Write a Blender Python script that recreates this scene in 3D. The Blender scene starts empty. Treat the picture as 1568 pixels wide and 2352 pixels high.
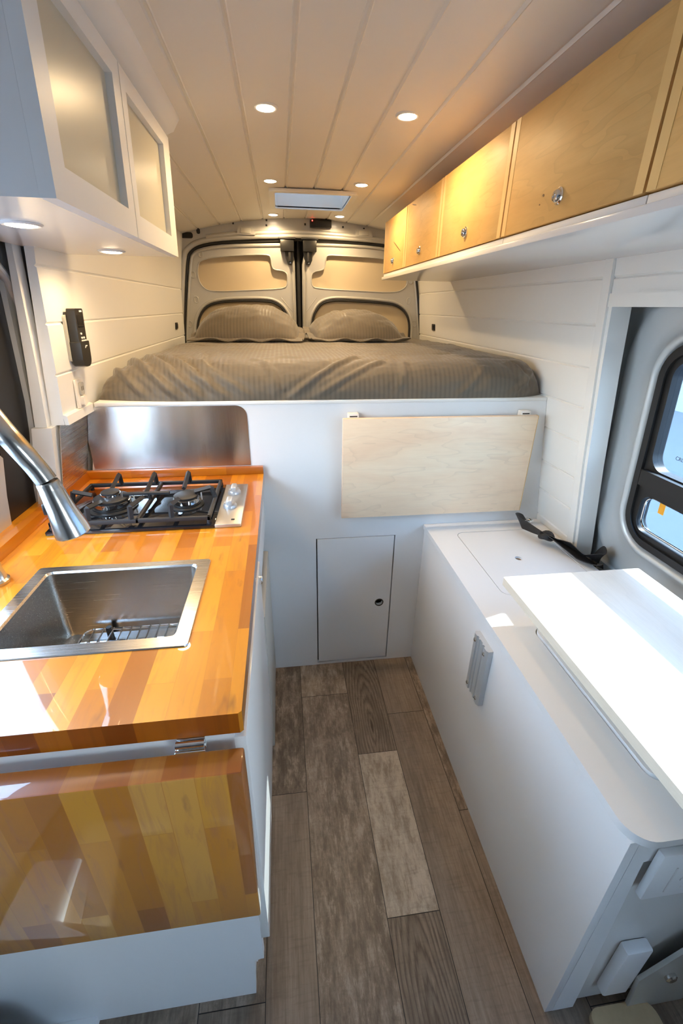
import bpy, bmesh, math, random
from mathutils import Vector, Matrix, noise
from mathutils.geometry import tessellate_polygon
random.seed(7)
sc = bpy.context.scene
COL = sc.collection
PI = math.pi

# ------------------------------------------------------------------ helpers
class MB:
    """collects geometry for ONE mesh object (world coordinates)"""
    def __init__(s): s.v = []; s.f = []
    def add(s, vs, fs):
        o = len(s.v); s.v += [tuple(v) for v in vs]; s.f += [tuple(i + o for i in f) for f in fs]; return s
    def bm(s, b):
        b.verts.ensure_lookup_table(); b.verts.index_update()
        s.add([v.co.copy() for v in b.verts], [[v.index for v in f.verts] for f in b.faces]); b.free(); return s
    def box(s, x0, x1, y0, y1, z0, z1, bev=0.0, seg=2, M=None):
        b = bmesh.new(); bmesh.ops.create_cube(b, size=1)
        for v in b.verts:
            v.co = Vector(((x0+x1)/2 + v.co.x*(x1-x0), (y0+y1)/2 + v.co.y*(y1-y0), (z0+z1)/2 + v.co.z*(z1-z0)))
        if bev > 0: bmesh.ops.bevel(b, geom=b.edges[:], offset=bev, segments=seg, profile=.5, affect='EDGES')
        if M: b.transform(M)
        return s.bm(b)
    def plate(s, outer, holes, fn, a0, a1, bev=0.0):
        """2D polygon with holes, extruded between a0 and a1; fn(u,v,a)->xyz"""
        polys = [outer] + holes
        flat = [p for q in polys for p in q]; n = len(flat)
        tri = tessellate_polygon([[Vector((p[0], p[1], 0)) for p in q] for q in polys])
        vs = [fn(p[0], p[1], a0) for p in flat] + [fn(p[0], p[1], a1) for p in flat]; fs = []
        for t in tri:
            A, B, C = (flat[k] for k in t)
            if abs((B[0]-A[0])*(C[1]-A[1])-(C[0]-A[0])*(B[1]-A[1])) < 1e-12: continue
            fs.append(tuple(t)); fs.append(tuple(k+n for k in reversed(t)))
        o = 0
        for q in polys:
            m = len(q)
            for k in range(m): fs.append((o+k, o+(k+1) % m, n+o+(k+1) % m, n+o+k))
            o += m
        return s.add(vs, fs)
    def tube(s, path, r, seg=12, closed=False, cap=True, flat=None, up=None):
        P = [Vector(p) for p in path]; n = len(P)
        R = r if isinstance(r, (list, tuple)) else [r]*n
        vs = []; prev = None
        for i in range(n):
            if closed: t = (P[(i+1) % n]-P[i-1])
            else: t = (P[min(i+1, n-1)]-P[max(i-1, 0)])
            t.normalize()
            if prev is None:
                a = Vector(up) if up else (Vector((0, 0, 1)) if abs(t.z) < .9 else Vector((1, 0, 0)))
                nx = (a - t*a.dot(t)).normalized()
            else:
                nx = (prev - t*prev.dot(t)).normalized()
            prev = nx; ny = t.cross(nx)
            for k in range(seg):
                an = 2*PI*k/seg; ca, sa = math.cos(an), math.sin(an)
                if flat: vs.append(P[i] + nx*ca*R[i]*flat + ny*sa*R[i])
                else: vs.append(P[i] + nx*ca*R[i] + ny*sa*R[i])
        fs = []
        for i in range(n if closed else n-1):
            for k in range(seg):
                a = i*seg+k; b_ = i*seg+(k+1) % seg; c = ((i+1) % n)*seg+(k+1) % seg; d = ((i+1) % n)*seg+k
                fs.append((a, b_, c, d))
        if cap and not closed:
            fs.append(tuple(range(seg-1, -1, -1))); fs.append(tuple((n-1)*seg+k for k in range(seg)))
        return s.add(vs, fs)
    def lathe(s, prof, c, axis=(0, 0, 1), seg=32):
        """prof: list of (radius, height)"""
        q = Vector((0, 0, 1)).rotation_difference(Vector(axis).normalized())
        vs = []; fs = []
        for (r, h) in prof:
            for k in range(seg):
                a = 2*PI*k/seg
                vs.append(Vector(c) + q @ Vector((r*math.cos(a), r*math.sin(a), h)))
        for i in range(len(prof)-1):
            for k in range(seg):
                fs.append((i*seg+k, i*seg+(k+1) % seg, (i+1)*seg+(k+1) % seg, (i+1)*seg+k))
        fs.append(tuple(range(seg-1, -1, -1))); fs.append(tuple((len(prof)-1)*seg+k for k in range(seg)))
        return s.add(vs, fs)
    def rings(s, rs, cap0=False, cap1=False):
        n = len(rs[0]); vs = [p for r in rs for p in r]; fs = []
        for i in range(len(rs)-1):
            for k in range(n):
                fs.append((i*n+k, i*n+(k+1) % n, (i+1)*n+(k+1) % n, (i+1)*n+k))
        if cap0: fs.append(tuple(range(n-1, -1, -1)))
        if cap1: fs.append(tuple((len(rs)-1)*n+k for k in range(n)))
        return s.add(vs, fs)
    def grid(s, fn, nu, nv):
        vs = [fn(i/nu, j/nv) for j in range(nv+1) for i in range(nu+1)]
        fs = [(j*(nu+1)+i, j*(nu+1)+i+1, (j+1)*(nu+1)+i+1, (j+1)*(nu+1)+i) for j in range(nv) for i in range(nu)]
        return s.add(vs, fs)

def wloc(o):
    p = Vector((0, 0, 0))
    while o: p += Vector(o.location); o = o.parent
    return p

def obj(name, mb, m, parent=None, label=None, angle=35, fix=True, base=None):
    me = bpy.data.meshes.new(name)
    off = wloc(parent) if parent else Vector(base) if base else Vector((0, 0, 0))
    me.from_pydata([tuple(Vector(v)-off) for v in mb.v], [], mb.f)
    if fix:
        b = bmesh.new(); b.from_mesh(me); bmesh.ops.recalc_face_normals(b, faces=b.faces[:]); b.to_mesh(me); b.free()
    me.polygons.foreach_set('use_smooth', [True]*len(me.polygons))
    me.set_sharp_from_angle(angle=math.radians(angle))
    me.materials.append(m)
    me.update()
    o = bpy.data.objects.new(name, me); COL.objects.link(o)
    if parent: o.parent = parent
    elif base: o.location = base
    if label: o['label'] = label
    return o

def tag(o, label, cat, group=None):
    o['label'] = label; o['category'] = cat
    if group: o['group'] = group
    return o

def thing(name, label, cat, loc=(0, 0, 0), group=None):
    o = bpy.data.objects.new(name, None); COL.objects.link(o); o.location = loc; o.empty_display_size = .05
    return tag(o, label, cat, group)

def struct(name, mb, m, parent=None, angle=35, label=None):
    o = obj(name, mb, m, parent, angle=angle)
    if not parent: o['kind'] = 'structure'
    if label: o['label'] = label
    return o

def dup(root, loc, label):
    r = root.copy(); COL.objects.link(r); r.location = loc; r['label'] = label
    for ch in list(root.children):
        c = ch.copy(); COL.objects.link(c); c.parent = r
        for g in ch.children:
            d = g.copy(); COL.objects.link(d); d.parent = c
    return r

def rrect(x0, x1, y0, y1, r, n=6):
    """rounded rectangle; r one radius or four (x1y1, x0y1, x0y0, x1y0)"""
    R = r if isinstance(r, (list, tuple)) else [r]*4
    out = []
    for (sx, sy, a0, q) in ((1, 1, 0, R[0]), (-1, 1, 90, R[1]), (-1, -1, 180, R[2]), (1, -1, 270, R[3])):
        cx = (x1-q if sx > 0 else x0+q); cy = (y1-q if sy > 0 else y0+q)
        for k in range(n+1):
            a = math.radians(a0 + 90*k/n); out.append((cx+q*math.cos(a), cy+q*math.sin(a)))
    return out

def smooth_poly(pts, it=2, keep=()):
    """Chaikin corner cutting of a closed polygon; indices in keep stay sharp"""
    P = [(p[0], p[1], i in keep) for i, p in enumerate(pts)]
    for _ in range(it):
        Q = []
        for i in range(len(P)):
            a, b, c = P[i-1], P[i], P[(i+1) % len(P)]
            if b[2]: Q.append(b); continue
            Q.append((b[0]*.75+a[0]*.25, b[1]*.75+a[1]*.25, False)); Q.append((b[0]*.75+c[0]*.25, b[1]*.75+c[1]*.25, False))
        P = Q
    return [(p[0], p[1]) for p in P]

def offset_poly(pts, d):
    """move a polygon outward by d (by averaged edge normals)"""
    n = len(pts); A = sum(pts[i][0]*pts[(i+1) % n][1]-pts[(i+1) % n][0]*pts[i][1] for i in range(n)); s = 1 if A > 0 else -1
    out = []
    for i in range(n):
        a, b, c = Vector(pts[i-1]), Vector(pts[i]), Vector(pts[(i+1) % n])
        e1 = (b-a); e2 = (c-b)
        n1 = Vector((e1.y, -e1.x)).normalized(); n2 = Vector((e2.y, -e2.x)).normalized()
        m = (n1+n2); L = m.length
        m = m/L if L > 1e-6 else n1
        k = min(1/max(.4, m.dot(n1)), 2)
        out.append((b.x+m.x*d*s*k, b.y+m.y*d*s*k))
    return out

# ------------------------------------------------------------------ materials
def new_mat(name):
    m = bpy.data.materials.new(name); m.use_nodes = True
    nt = m.node_tree; b = nt.nodes['Principled BSDF']
    return m, nt, b
def N(nt, t, **kw):
    n = nt.nodes.new(t)
    for k, v in kw.items():
        if k in n.inputs: n.inputs[k].default_value = v
        else: setattr(n, k, v)
    return n
def rgba(c): return (c[0], c[1], c[2], 1)
def mat(name, col, rough=.5, metal=0, coat=0, bump=0, bscale=200, spec=.5, var=0):
    m, nt, b = new_mat(name)
    b.inputs['Base Color'].default_value = rgba(col); b.inputs['Roughness'].default_value = rough
    b.inputs['Metallic'].default_value = metal; b.inputs['Coat Weight'].default_value = coat; b.inputs['Coat Roughness'].default_value = .05
    b.inputs['Specular IOR Level'].default_value = spec
    if bump or var:
        tc = N(nt, 'ShaderNodeTexCoord'); nz = N(nt, 'ShaderNodeTexNoise', Scale=bscale, Detail=3.0)
        nt.links.new(tc.outputs['Object'], nz.inputs['Vector'])
        if bump:
            bp = N(nt, 'ShaderNodeBump', Strength=bump, Distance=.001); nt.links.new(nz.outputs['Fac'], bp.inputs['Height']); nt.links.new(bp.outputs['Normal'], b.inputs['Normal'])
        if var:
            mx = N(nt, 'ShaderNodeMix', data_type='RGBA'); mx.inputs[6].default_value = rgba([c*(1-var) for c in col]); mx.inputs[7].default_value = rgba([min(1, c*(1+var)) for c in col])
            nt.links.new(nz.outputs['Fac'], mx.inputs[0]); nt.links.new(mx.outputs[2], b.inputs['Base Color'])
    return m

def math_node(nt, op, a, b=None):
    n = nt.nodes.new('ShaderNodeMath'); n.operation = op
    for i, x in enumerate((a, b)):
        if x is None: continue
        if hasattr(x, 'is_linked'): nt.links.new(x, n.inputs[i])
        else: n.inputs[i].default_value = x
    return n.outputs[0]

def ramp(nt, src, stops):
    r = nt.nodes.new('ShaderNodeValToRGB'); e = r.color_ramp.elements
    e[0].position, e[0].color = stops[0][0], rgba(stops[0][1]); e[1].position, e[1].color = stops[-1][0], rgba(stops[-1][1])
    for p, c in stops[1:-1]:
        q = e.new(p); q.color = rgba(c)
    nt.links.new(src, r.inputs['Fac']); return r.outputs['Color']

def mix(nt, fac, a, b, mode='MIX'):
    n = nt.nodes.new('ShaderNodeMix'); n.data_type = 'RGBA'; n.blend_type = mode; n.clamp_result = False
    for i, x in ((0, fac), (6, a), (7, b)):
        if hasattr(x, 'is_linked'): nt.links.new(x, n.inputs[i])
        else: n.inputs[i].default_value = x if i == 0 else rgba(x)
    return n.outputs[2]

def maple(name, c0, c1, c2, grain='x', rough=.35, figure=1.0, coat=.1):
    """plain maple ply: long grain with soft figure"""
    m, nt, b = new_mat(name)
    tc = N(nt, 'ShaderNodeTexCoord'); oi = N(nt, 'ShaderNodeObjectInfo')
    ad = N(nt, 'ShaderNodeVectorMath', operation='ADD'); cb = N(nt, 'ShaderNodeCombineXYZ')
    r7 = math_node(nt, 'MULTIPLY', oi.outputs['Random'], 7.0)
    for i in range(3): nt.links.new(r7, cb.inputs[i])
    nt.links.new(tc.outputs['Object'], ad.inputs[0]); nt.links.new(cb.outputs[0], ad.inputs[1])
    def mp(sl, sc_):
        k = N(nt, 'ShaderNodeMapping'); k.inputs['Scale'].default_value = (sl, sc_, sc_) if grain == 'x' else (sc_, sl, sc_)
        nt.links.new(ad.outputs[0], k.inputs['Vector']); return k.outputs[0]
    n1 = N(nt, 'ShaderNodeTexNoise', Scale=1.0, Detail=4.0, Roughness=.6, Distortion=.8); nt.links.new(mp(2.2, 9), n1.inputs['Vector'])
    n2 = N(nt, 'ShaderNodeTexNoise', Scale=1.0, Detail=3.0, Roughness=.7); nt.links.new(mp(14, 260), n2.inputs['Vector'])
    n3 = N(nt, 'ShaderNodeTexNoise', Scale=1.0, Detail=2.0); nt.links.new(mp(3, 16), n3.inputs['Vector'])
    fig = math_node(nt, 'FRACT', math_node(nt, 'MULTIPLY', n3.outputs['Fac'], 6.0))
    figl = math_node(nt, 'POWER', fig, 9.0)
    col = ramp(nt, n1.outputs['Fac'], [(.3, c0), (.52, c1), (.75, c2)])
    col = mix(nt, math_node(nt, 'MULTIPLY', figl, .22*figure), col, [c*.62 for c in c0])
    g = math_node(nt, 'MULTIPLY', math_node(nt, 'SUBTRACT', n2.outputs['Fac'], .42), .35)
    g = math_node(nt, 'MAXIMUM', g, 0.0)
    col = mix(nt, g, col, [c*.6 for c in c0])
    nt.links.new(col, b.inputs['Base Color']); b.inputs['Roughness'].default_value = rough
    b.inputs['Coat Weight'].default_value = coat; b.inputs['Coat Roughness'].default_value = .35
    return m

def butcher(name, along='y', across='x', tint=(1, 1, 1)):
    """varnished butcher block: glued staves"""
    m, nt, b = new_mat(name)
    tc = N(nt, 'ShaderNodeTexCoord'); sp = N(nt, 'ShaderNodeSeparateXYZ'); nt.links.new(tc.outputs['Object'], sp.inputs[0])
    idx = {'x': 0, 'y': 1, 'z': 2}
    A, B = sp.outputs[idx[along]], sp.outputs[idx[across]]
    cb = N(nt, 'ShaderNodeCombineXYZ'); nt.links.new(A, cb.inputs[0]); nt.links.new(B, cb.inputs[1])
    br = N(nt, 'ShaderNodeTexBrick', offset=.37, offset_frequency=2, squash=1.0)
    for k, v in (('Scale', 1.0), ('Mortar Size', .0004), ('Mortar Smooth', .2), ('Bias', 0.0), ('Brick Width', .31), ('Row Height', .043)): br.inputs[k].default_value = v
    br.inputs['Color1'].default_value = (0, 0, 0, 1); br.inputs['Color2'].default_value = (1, 1, 1, 1); br.inputs['Mortar'].default_value = (.3, .3, .3, 1)
    nt.links.new(cb.outputs[0], br.inputs['Vector'])
    base = ramp(nt, br.outputs['Color'], [(0.0, (.33, .085, .002)), (.2, (.50, .150, .003)), (.5, (.62, .205, .004)), (.78, (.67, .25, .006)), (1.0, (.72, .31, .018))])
    # grain per stave: shift the noise by the stave tone
    off = N(nt, 'ShaderNodeCombineXYZ'); sc2 = math_node(nt, 'MULTIPLY', br.outputs['Color'], 9.0)
    nt.links.new(math_node(nt, 'ADD', math_node(nt, 'MULTIPLY', A, 6.0), sc2), off.inputs[0]); nt.links.new(math_node(nt, 'MULTIPLY', B, 40.0), off.inputs[1]); nt.links.new(sc2, off.inputs[2])
    nz = N(nt, 'ShaderNodeTexNoise', Scale=1.0, Detail=5.0, Roughness=.6, Distortion=1.2); nt.links.new(off.outputs[0], nz.inputs['Vector'])
    dk = math_node(nt, 'MAXIMUM', math_node(nt, 'MULTIPLY', math_node(nt, 'SUBTRACT', nz.outputs['Fac'], .50), 2.4), 0.0)
    col = mix(nt, dk, base, (.42, .13, .015))
    # a few mineral streaks
    off2 = N(nt, 'ShaderNodeCombineXYZ'); nt.links.new(math_node(nt, 'MULTIPLY', A, 9.0), off2.inputs[0]); nt.links.new(math_node(nt, 'MULTIPLY', B, 28.0), off2.inputs[1])
    n2 = N(nt, 'ShaderNodeTexNoise', Scale=1.0, Detail=3.0); nt.links.new(off2.outputs[0], n2.inputs['Vector'])
    sk = math_node(nt, 'MAXIMUM', math_node(nt, 'MULTIPLY', math_node(nt, 'SUBTRACT', n2.outputs['Fac'], .64), 5.0), 0.0)
    sk = math_node(nt, 'MINIMUM', sk, .7)
    col = mix(nt, sk, col, (.16, .05, .01))
    # end grain drinks more varnish and is darker
    ge = N(nt, 'ShaderNodeTexCoord'); sn = N(nt, 'ShaderNodeSeparateXYZ'); nt.links.new(ge.outputs['Normal'], sn.inputs[0])
    eg = math_node(nt, 'GREATER_THAN', math_node(nt, 'ABSOLUTE', sn.outputs[idx[along]]), .8)
    col = mix(nt, math_node(nt, 'MULTIPLY', eg, .75), col, (.45, .20, .07), 'MULTIPLY')
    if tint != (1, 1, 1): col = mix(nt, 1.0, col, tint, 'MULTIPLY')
    nt.links.new(col, b.inputs['Base Color'])
    b.inputs['Roughness'].default_value = .35; b.inputs['Coat Weight'].default_value = 1.0; b.inputs['Coat Roughness'].default_value = .015; b.inputs['Coat IOR'].default_value = 1.5
    return m

def brushed(name, col, rough=.28, axis='x', aniso=0.0):
    m, nt, b = new_mat(name)
    tc = N(nt, 'ShaderNodeTexCoord'); mp = N(nt, 'ShaderNodeMapping')
    mp.inputs['Scale'].default_value = {'x': (4, 900, 900), 'y': (900, 4, 900), 'z': (900, 900, 4)}[axis]
    nt.links.new(tc.outputs['Object'], mp.inputs['Vector'])
    nz = N(nt, 'ShaderNodeTexNoise', Scale=1.0, Detail=2.0); nt.links.new(mp.outputs[0], nz.inputs['Vector'])
    b.inputs['Base Color'].default_value = rgba(col); b.inputs['Metallic'].default_value = 1.0
    nt.links.new(math_node(nt, 'ADD', math_node(nt, 'MULTIPLY', nz.outputs['Fac'], .16), rough-.08), b.inputs['Roughness'])
    bp = N(nt, 'ShaderNodeBump', Strength=.12, Distance=.0004); nt.links.new(nz.outputs['Fac'], bp.inputs['Height']); nt.links.new(bp.outputs['Normal'], b.inputs['Normal'])
    return m

def emit_mat(name, col, st):
    m, nt, b = new_mat(name)
    b.inputs['Base Color'].default_value = rgba(col); b.inputs['Emission Color'].default_value = rgba(col); b.inputs['Emission Strength'].default_value = st
    return m

def translucent(name, col):
    m = bpy.data.materials.new(name); m.use_nodes = True; nt = m.node_tree; nt.nodes.clear()
    out = N(nt, 'ShaderNodeOutputMaterial'); tr = N(nt, 'ShaderNodeBsdfTranslucent'); tr.inputs['Color'].default_value = rgba(col)
    df = N(nt, 'ShaderNodeBsdfDiffuse'); df.inputs['Color'].default_value = rgba(col); mx = N(nt, 'ShaderNodeMixShader'); mx.inputs[0].default_value = .4
    nt.links.new(tr.outputs[0], mx.inputs[1]); nt.links.new(df.outputs[0], mx.inputs[2]); nt.links.new(mx.outputs[0], out.inputs['Surface'])
    return m

def glass_mat(name, tint, refl=.08):
    m = bpy.data.materials.new(name); m.use_nodes = True; nt = m.node_tree; nt.nodes.clear()
    out = N(nt, 'ShaderNodeOutputMaterial'); tr = N(nt, 'ShaderNodeBsdfTransparent'); tr.inputs['Color'].default_value = rgba(tint)
    gl = N(nt, 'ShaderNodeBsdfGlossy'); gl.inputs['Roughness'].default_value = .01
    lw = N(nt, 'ShaderNodeLayerWeight', Blend=.5); mx = N(nt, 'ShaderNodeMixShader'); fr = math_node(nt, 'ADD', math_node(nt, 'MULTIPLY', math_node(nt, 'POWER', lw.outputs['Facing'], 5.0), .9), .04)
    nt.links.new(fr, mx.inputs[0]); nt.links.new(tr.outputs[0], mx.inputs[1]); nt.links.new(gl.outputs[0], mx.inputs[2]); nt.links.new(mx.outputs[0], out.inputs['Surface'])
    return m

def fabric_mat(name, ca, cb_, period=.0165):
    """satin stripe bed linen"""
    m, nt, b = new_mat(name)
    uv = N(nt, 'ShaderNodeAttribute', attribute_name='stripe')
    s = math_node(nt, 'FRACT', math_node(nt, 'DIVIDE', uv.outputs['Fac'], period))
    st = N(nt, 'ShaderNodeMapRange', interpolation_type='SMOOTHSTEP'); st.inputs['From Min'].default_value = .16; st.inputs['From Max'].default_value = .30
    nt.links.new(math_node(nt, 'ABSOLUTE', math_node(nt, 'SUBTRACT', s, .5)), st.inputs['Value'])
    col = mix(nt, st.outputs[0], ca, cb_)
    tc = N(nt, 'ShaderNodeTexCoord'); nz = N(nt, 'ShaderNodeTexNoise', Scale=900.0, Detail=2.0); nt.links.new(tc.outputs['Object'], nz.inputs['Vector'])
    n2 = N(nt, 'ShaderNodeTexNoise', Scale=14.0, Detail=3.0); nt.links.new(tc.outputs['Object'], n2.inputs['Vector'])
    bp = N(nt, 'ShaderNodeBump', Strength=.25, Distance=.0006); nt.links.new(nz.outputs['Fac'], bp.inputs['Height'])
    b2 = N(nt, 'ShaderNodeBump', Strength=.5, Distance=.006); nt.links.new(n2.outputs['Fac'], b2.inputs['Height']); nt.links.new(bp.outputs['Normal'], b2.inputs['Normal'])
    nt.links.new(b2.outputs['Normal'], b.inputs['Normal'])
    nt.links.new(col, b.inputs['Base Color'])
    nt.links.new(math_node(nt, 'ADD', math_node(nt, 'MULTIPLY', st.outputs[0], .25), .5), b.inputs['Roughness'])
    b.inputs['Sheen Weight'].default_value = .25; b.inputs['Sheen Roughness'].default_value = .5
    return m

def floor_mat():
    m, nt, b = new_mat('vinyl_planks')
    tc = N(nt, 'ShaderNodeTexCoord'); at = N(nt, 'ShaderNodeAttribute', attribute_name='tone'); am = N(nt, 'ShaderNodeAttribute', attribute_name='mottle')
    asd = N(nt, 'ShaderNodeAttribute', attribute_name='seed')
    kn = N(nt, 'ShaderNodeAttribute', attribute_name='knot')
    cb = N(nt, 'ShaderNodeCombineXYZ'); nt.links.new(asd.outputs['Fac'], cb.inputs[2]); nt.links.new(asd.outputs['Fac'], cb.inputs[1])
    ad = N(nt, 'ShaderNodeVectorMath', operation='ADD'); nt.links.new(tc.outputs['Object'], ad.inputs[0]); nt.links.new(cb.outputs[0], ad.inputs[1])
    def nz(scale, sx, sy, det=5.0, rough=.65, dist=0.0):
        k = N(nt, 'ShaderNodeMapping'); k.inputs['Scale'].default_value = (sx, sy, 1); nt.links.new(ad.outputs[0], k.inputs['Vector'])
        n = N(nt, 'ShaderNodeTexNoise', Scale=scale, Detail=det, Roughness=rough, Distortion=dist); nt.links.new(k.outputs[0], n.inputs['Vector']); return n.outputs['Fac']
    grain = nz(1.0, 150, 6, 5.0, .7, .4)
    blot = nz(1.0, 42, 13, 9.0, .78, .15)
    wide = nz(1.0, 9, 2.0, 3.0, .5)
    saw = nz(1.0, 18, 130, 3.0, .6)
    base = ramp(nt, at.outputs['Fac'], [(0, (.125, .092, .066)), (.5, (.225, .166, .119)), (1, (.47, .385, .295))])
    dark = ramp(nt, at.outputs['Fac'], [(0, (.05, .036, .025)), (1, (.13, .092, .064))])
    light = ramp(nt, at.outputs['Fac'], [(0, (.30, .235, .175)), (1, (.60, .51, .41))])
    g = N(nt, 'ShaderNodeMapRange'); g.inputs['From Min'].default_value = .38; g.inputs['From Max'].default_value = .66; nt.links.new(grain, g.inputs['Value'])
    col = mix(nt, math_node(nt, 'MULTIPLY', g.outputs[0], .42), base, light)
    w = N(nt, 'ShaderNodeMapRange'); w.inputs['From Min'].default_value = .42; w.inputs['From Max'].default_value = .62; nt.links.new(wide, w.inputs['Value'])
    col = mix(nt, math_node(nt, 'MULTIPLY', w.outputs[0], .35), col, dark)
    big = nz(1.0, 13, 3.2, 5.0, .65)
    p1 = N(nt, 'ShaderNodeMapRange'); p1.inputs['From Min'].default_value = .50; p1.inputs['From Max'].default_value = .60; nt.links.new(big, p1.inputs['Value'])
    col = mix(nt, math_node(nt, 'MULTIPLY', p1.outputs[0], math_node(nt, 'MULTIPLY', am.outputs['Fac'], .55)), col, dark)
    b1 = N(nt, 'ShaderNodeMapRange'); b1.inputs['From Min'].default_value = .50; b1.inputs['From Max'].default_value = .59; nt.links.new(blot, b1.inputs['Value'])
    col = mix(nt, math_node(nt, 'MULTIPLY', b1.outputs[0], math_node(nt, 'MULTIPLY', am.outputs['Fac'], .8)), col, dark)
    b2 = N(nt, 'ShaderNodeMapRange'); b2.inputs['From Min'].default_value = .48; b2.inputs['From Max'].default_value = .39; nt.links.new(blot, b2.inputs['Value'])
    col = mix(nt, math_node(nt, 'MULTIPLY', b2.outputs[0], math_node(nt, 'MULTIPLY', am.outputs['Fac'], .8)), col, light)
    s1 = N(nt, 'ShaderNodeMapRange'); s1.inputs['From Min'].default_value = .52; s1.inputs['From Max'].default_value = .7; nt.links.new(saw, s1.inputs['Value'])
    col = mix(nt, math_node(nt, 'MULTIPLY', s1.outputs[0], .22), col, dark)
    # cathedral grain round a knot on the planks that have one (attribute holds distance-like rings)
    ring = math_node(nt, 'FRACT', math_node(nt, 'ADD', math_node(nt, 'MULTIPLY', kn.outputs['Fac'], 1.0), math_node(nt, 'MULTIPLY', grain, 1.6)))
    rl = math_node(nt, 'POWER', math_node(nt, 'ABSOLUTE', math_node(nt, 'SUBTRACT', ring, .5)), 2.0)
    has = math_node(nt, 'GREATER_THAN', kn.outputs['Fac'], .01)
    col = mix(nt, math_node(nt, 'MULTIPLY', math_node(nt, 'MULTIPLY', rl, 3.6), has), col, dark)
    kc = math_node(nt, 'MULTIPLY', math_node(nt, 'LESS_THAN', kn.outputs['Fac'], .6), has)
    col = mix(nt, math_node(nt, 'MULTIPLY', kc, .7), col, (.03, .02, .014))
    nt.links.new(col, b.inputs['Base Color'])
    b.inputs['Roughness'].default_value = .45
    bp = N(nt, 'ShaderNodeBump', Strength=.2, Distance=.0008); nt.links.new(grain, bp.inputs['Height']); nt.links.new(bp.outputs['Normal'], b.inputs['Normal'])
    return m

WHITE = (.80, .80, .78)
M_white = mat('white_satin_paint', WHITE, .38, bump=.05, bscale=60)
M_ceil = mat('ceiling_satin_paint', (.84, .805, .745), .42)
M_gloss = mat('white_gloss_board', (.80, .80, .78), .16)
M_mel = mat('white_melamine', (.80, .81, .82), .35, bump=.04, bscale=400)
M_gap = mat('dark_gap', (.03, .03, .03), .9)
M_steel = brushed('brushed_steel', (.62, .61, .59), .26, 'x')
M_steel_y = brushed('brushed_steel_side', (.62, .61, .59), .26, 'y')
M_splash = brushed('steel_backsplash', (.64, .66, .68), .22, 'z')
def streaky(m, rot):
    nt = m.node_tree; b = nt.nodes['Principled BSDF']; b.inputs['Anisotropic'].default_value = .92; b.inputs['Anisotropic Rotation'].default_value = rot
    t = N(nt, 'ShaderNodeTangent', direction_type='RADIAL', axis='Z'); nt.links.new(t.outputs[0], b.inputs['Tangent'])
streaky(M_splash, .25); streaky(M_steel_y, .25)
M_basin = brushed('steel_basin', (.50, .47, .43), .24, 'x')
M_nickel = mat('brushed_nickel', (.66, .64, .60), .2, 1)
M_chrome = mat('chrome', (.82, .82, .82), .06, 1)
M_silver = mat('silver_van_paint', (.60, .63, .65), .40, .3, coat=.25, spec=.5)
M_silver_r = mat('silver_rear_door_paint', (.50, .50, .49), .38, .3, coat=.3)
M_black = mat('black_rubber', (.012, .012, .013), .45)
M_blackp = mat('black_plastic', (.015, .015, .015), .35)
M_iron = mat('cast_iron', (.022, .022, .024), .48, bump=.25, bscale=500)
M_bglass = mat('black_glass', (.008, .009, .012), .04, coat=.6)
M_cream = mat('cream_door_lining', (.56, .47, .33), .5)
M_frost = mat('frosted_acrylic', (.55, .52, .41), .30)
M_alu = mat('anodised_aluminium', (.62, .65, .67), .38, .45)
M_fridge = mat('warm_grey_fridge', (.47, .46, .42), .35)
M_plate = mat('white_switch_plastic', (.82, .79, .74), .3)
M_web = mat('black_webbing', (.018, .018, .02), .6, bump=.5, bscale=700)
M_mark = mat('pale_print', (.75, .75, .75), .5)
M_black_print = mat('black_print', (.02, .02, .02), .5)
M_orange = mat('orange_sticker', (.9, .42, .03), .5)
M_butch = butcher('butcher_block', 'y', 'x')
M_butch_v = butcher('butcher_block_reflect_tint', 'z', 'x', (.95, 1.15, 5.0))  # same wood as the counter; tint paints in cool daylight reflected on it
M_maple_y = maple('maple_ply_cabinets', (.64, .37, .11), (.72, .44, .145), (.78, .51, .19), 'y', .58)
M_maple_x = maple('maple_ply_table', (.84, .60, .41), (.90, .69, .49), (.94, .77, .57), 'x', .38)
M_band = mat('maple_edge_band', (.80, .53, .20), .45)
M_table = maple('pale_limba_board', (.72, .65, .54), (.78, .71, .60), (.80, .74, .64), 'y', .3, .4)
M_linen = fabric_mat('grey_brown_stripe_linen', (.100, .081, .056), (.134, .108, .078))
M_floor = floor_mat()
M_lens = emit_mat('warm_led_lens', (1.0, .80, .55), 14.0)
M_glass = glass_mat('tinted_window_glass', (.52, .57, .60))
M_clear = glass_mat('clear_window_glass', (.93, .95, .95))
M_step = mat('tan_step_cover', (.50, .38, .22), .5, bump=.2, bscale=80, var=.12)
M_dark_trim = mat('dark_trim_plastic', (.02, .02, .022), .6)

# ------------------------------------------------------------------ camera
cam = bpy.data.cameras.new('camera'); cam_o = bpy.data.objects.new('camera', cam); COL.objects.link(cam_o)
f_px, yaw, pit, rol = 999.14358, .13495815, -.44104829, -.014269
fw = Vector((math.sin(yaw)*math.cos(pit), math.cos(yaw)*math.cos(pit), math.sin(pit)))
r0 = fw.cross(Vector((0, 0, 1))).normalized(); d0 = fw.cross(r0)
rr = math.cos(rol)*r0 + math.sin(rol)*d0; dd = -math.sin(rol)*r0 + math.cos(rol)*d0
mw = Matrix((( rr.x, -dd.x, -fw.x, 0), (rr.y, -dd.y, -fw.y, 0), (rr.z, -dd.z, -fw.z, 0), (0, 0, 0, 1)))
mw.translation = (0, 0, 1.45); cam_o.matrix_world = mw
cam.sensor_fit = 'VERTICAL'; cam.sensor_height = 36; cam.lens = f_px*36/2352; cam.clip_start = .01
sc.camera = cam_o

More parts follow.
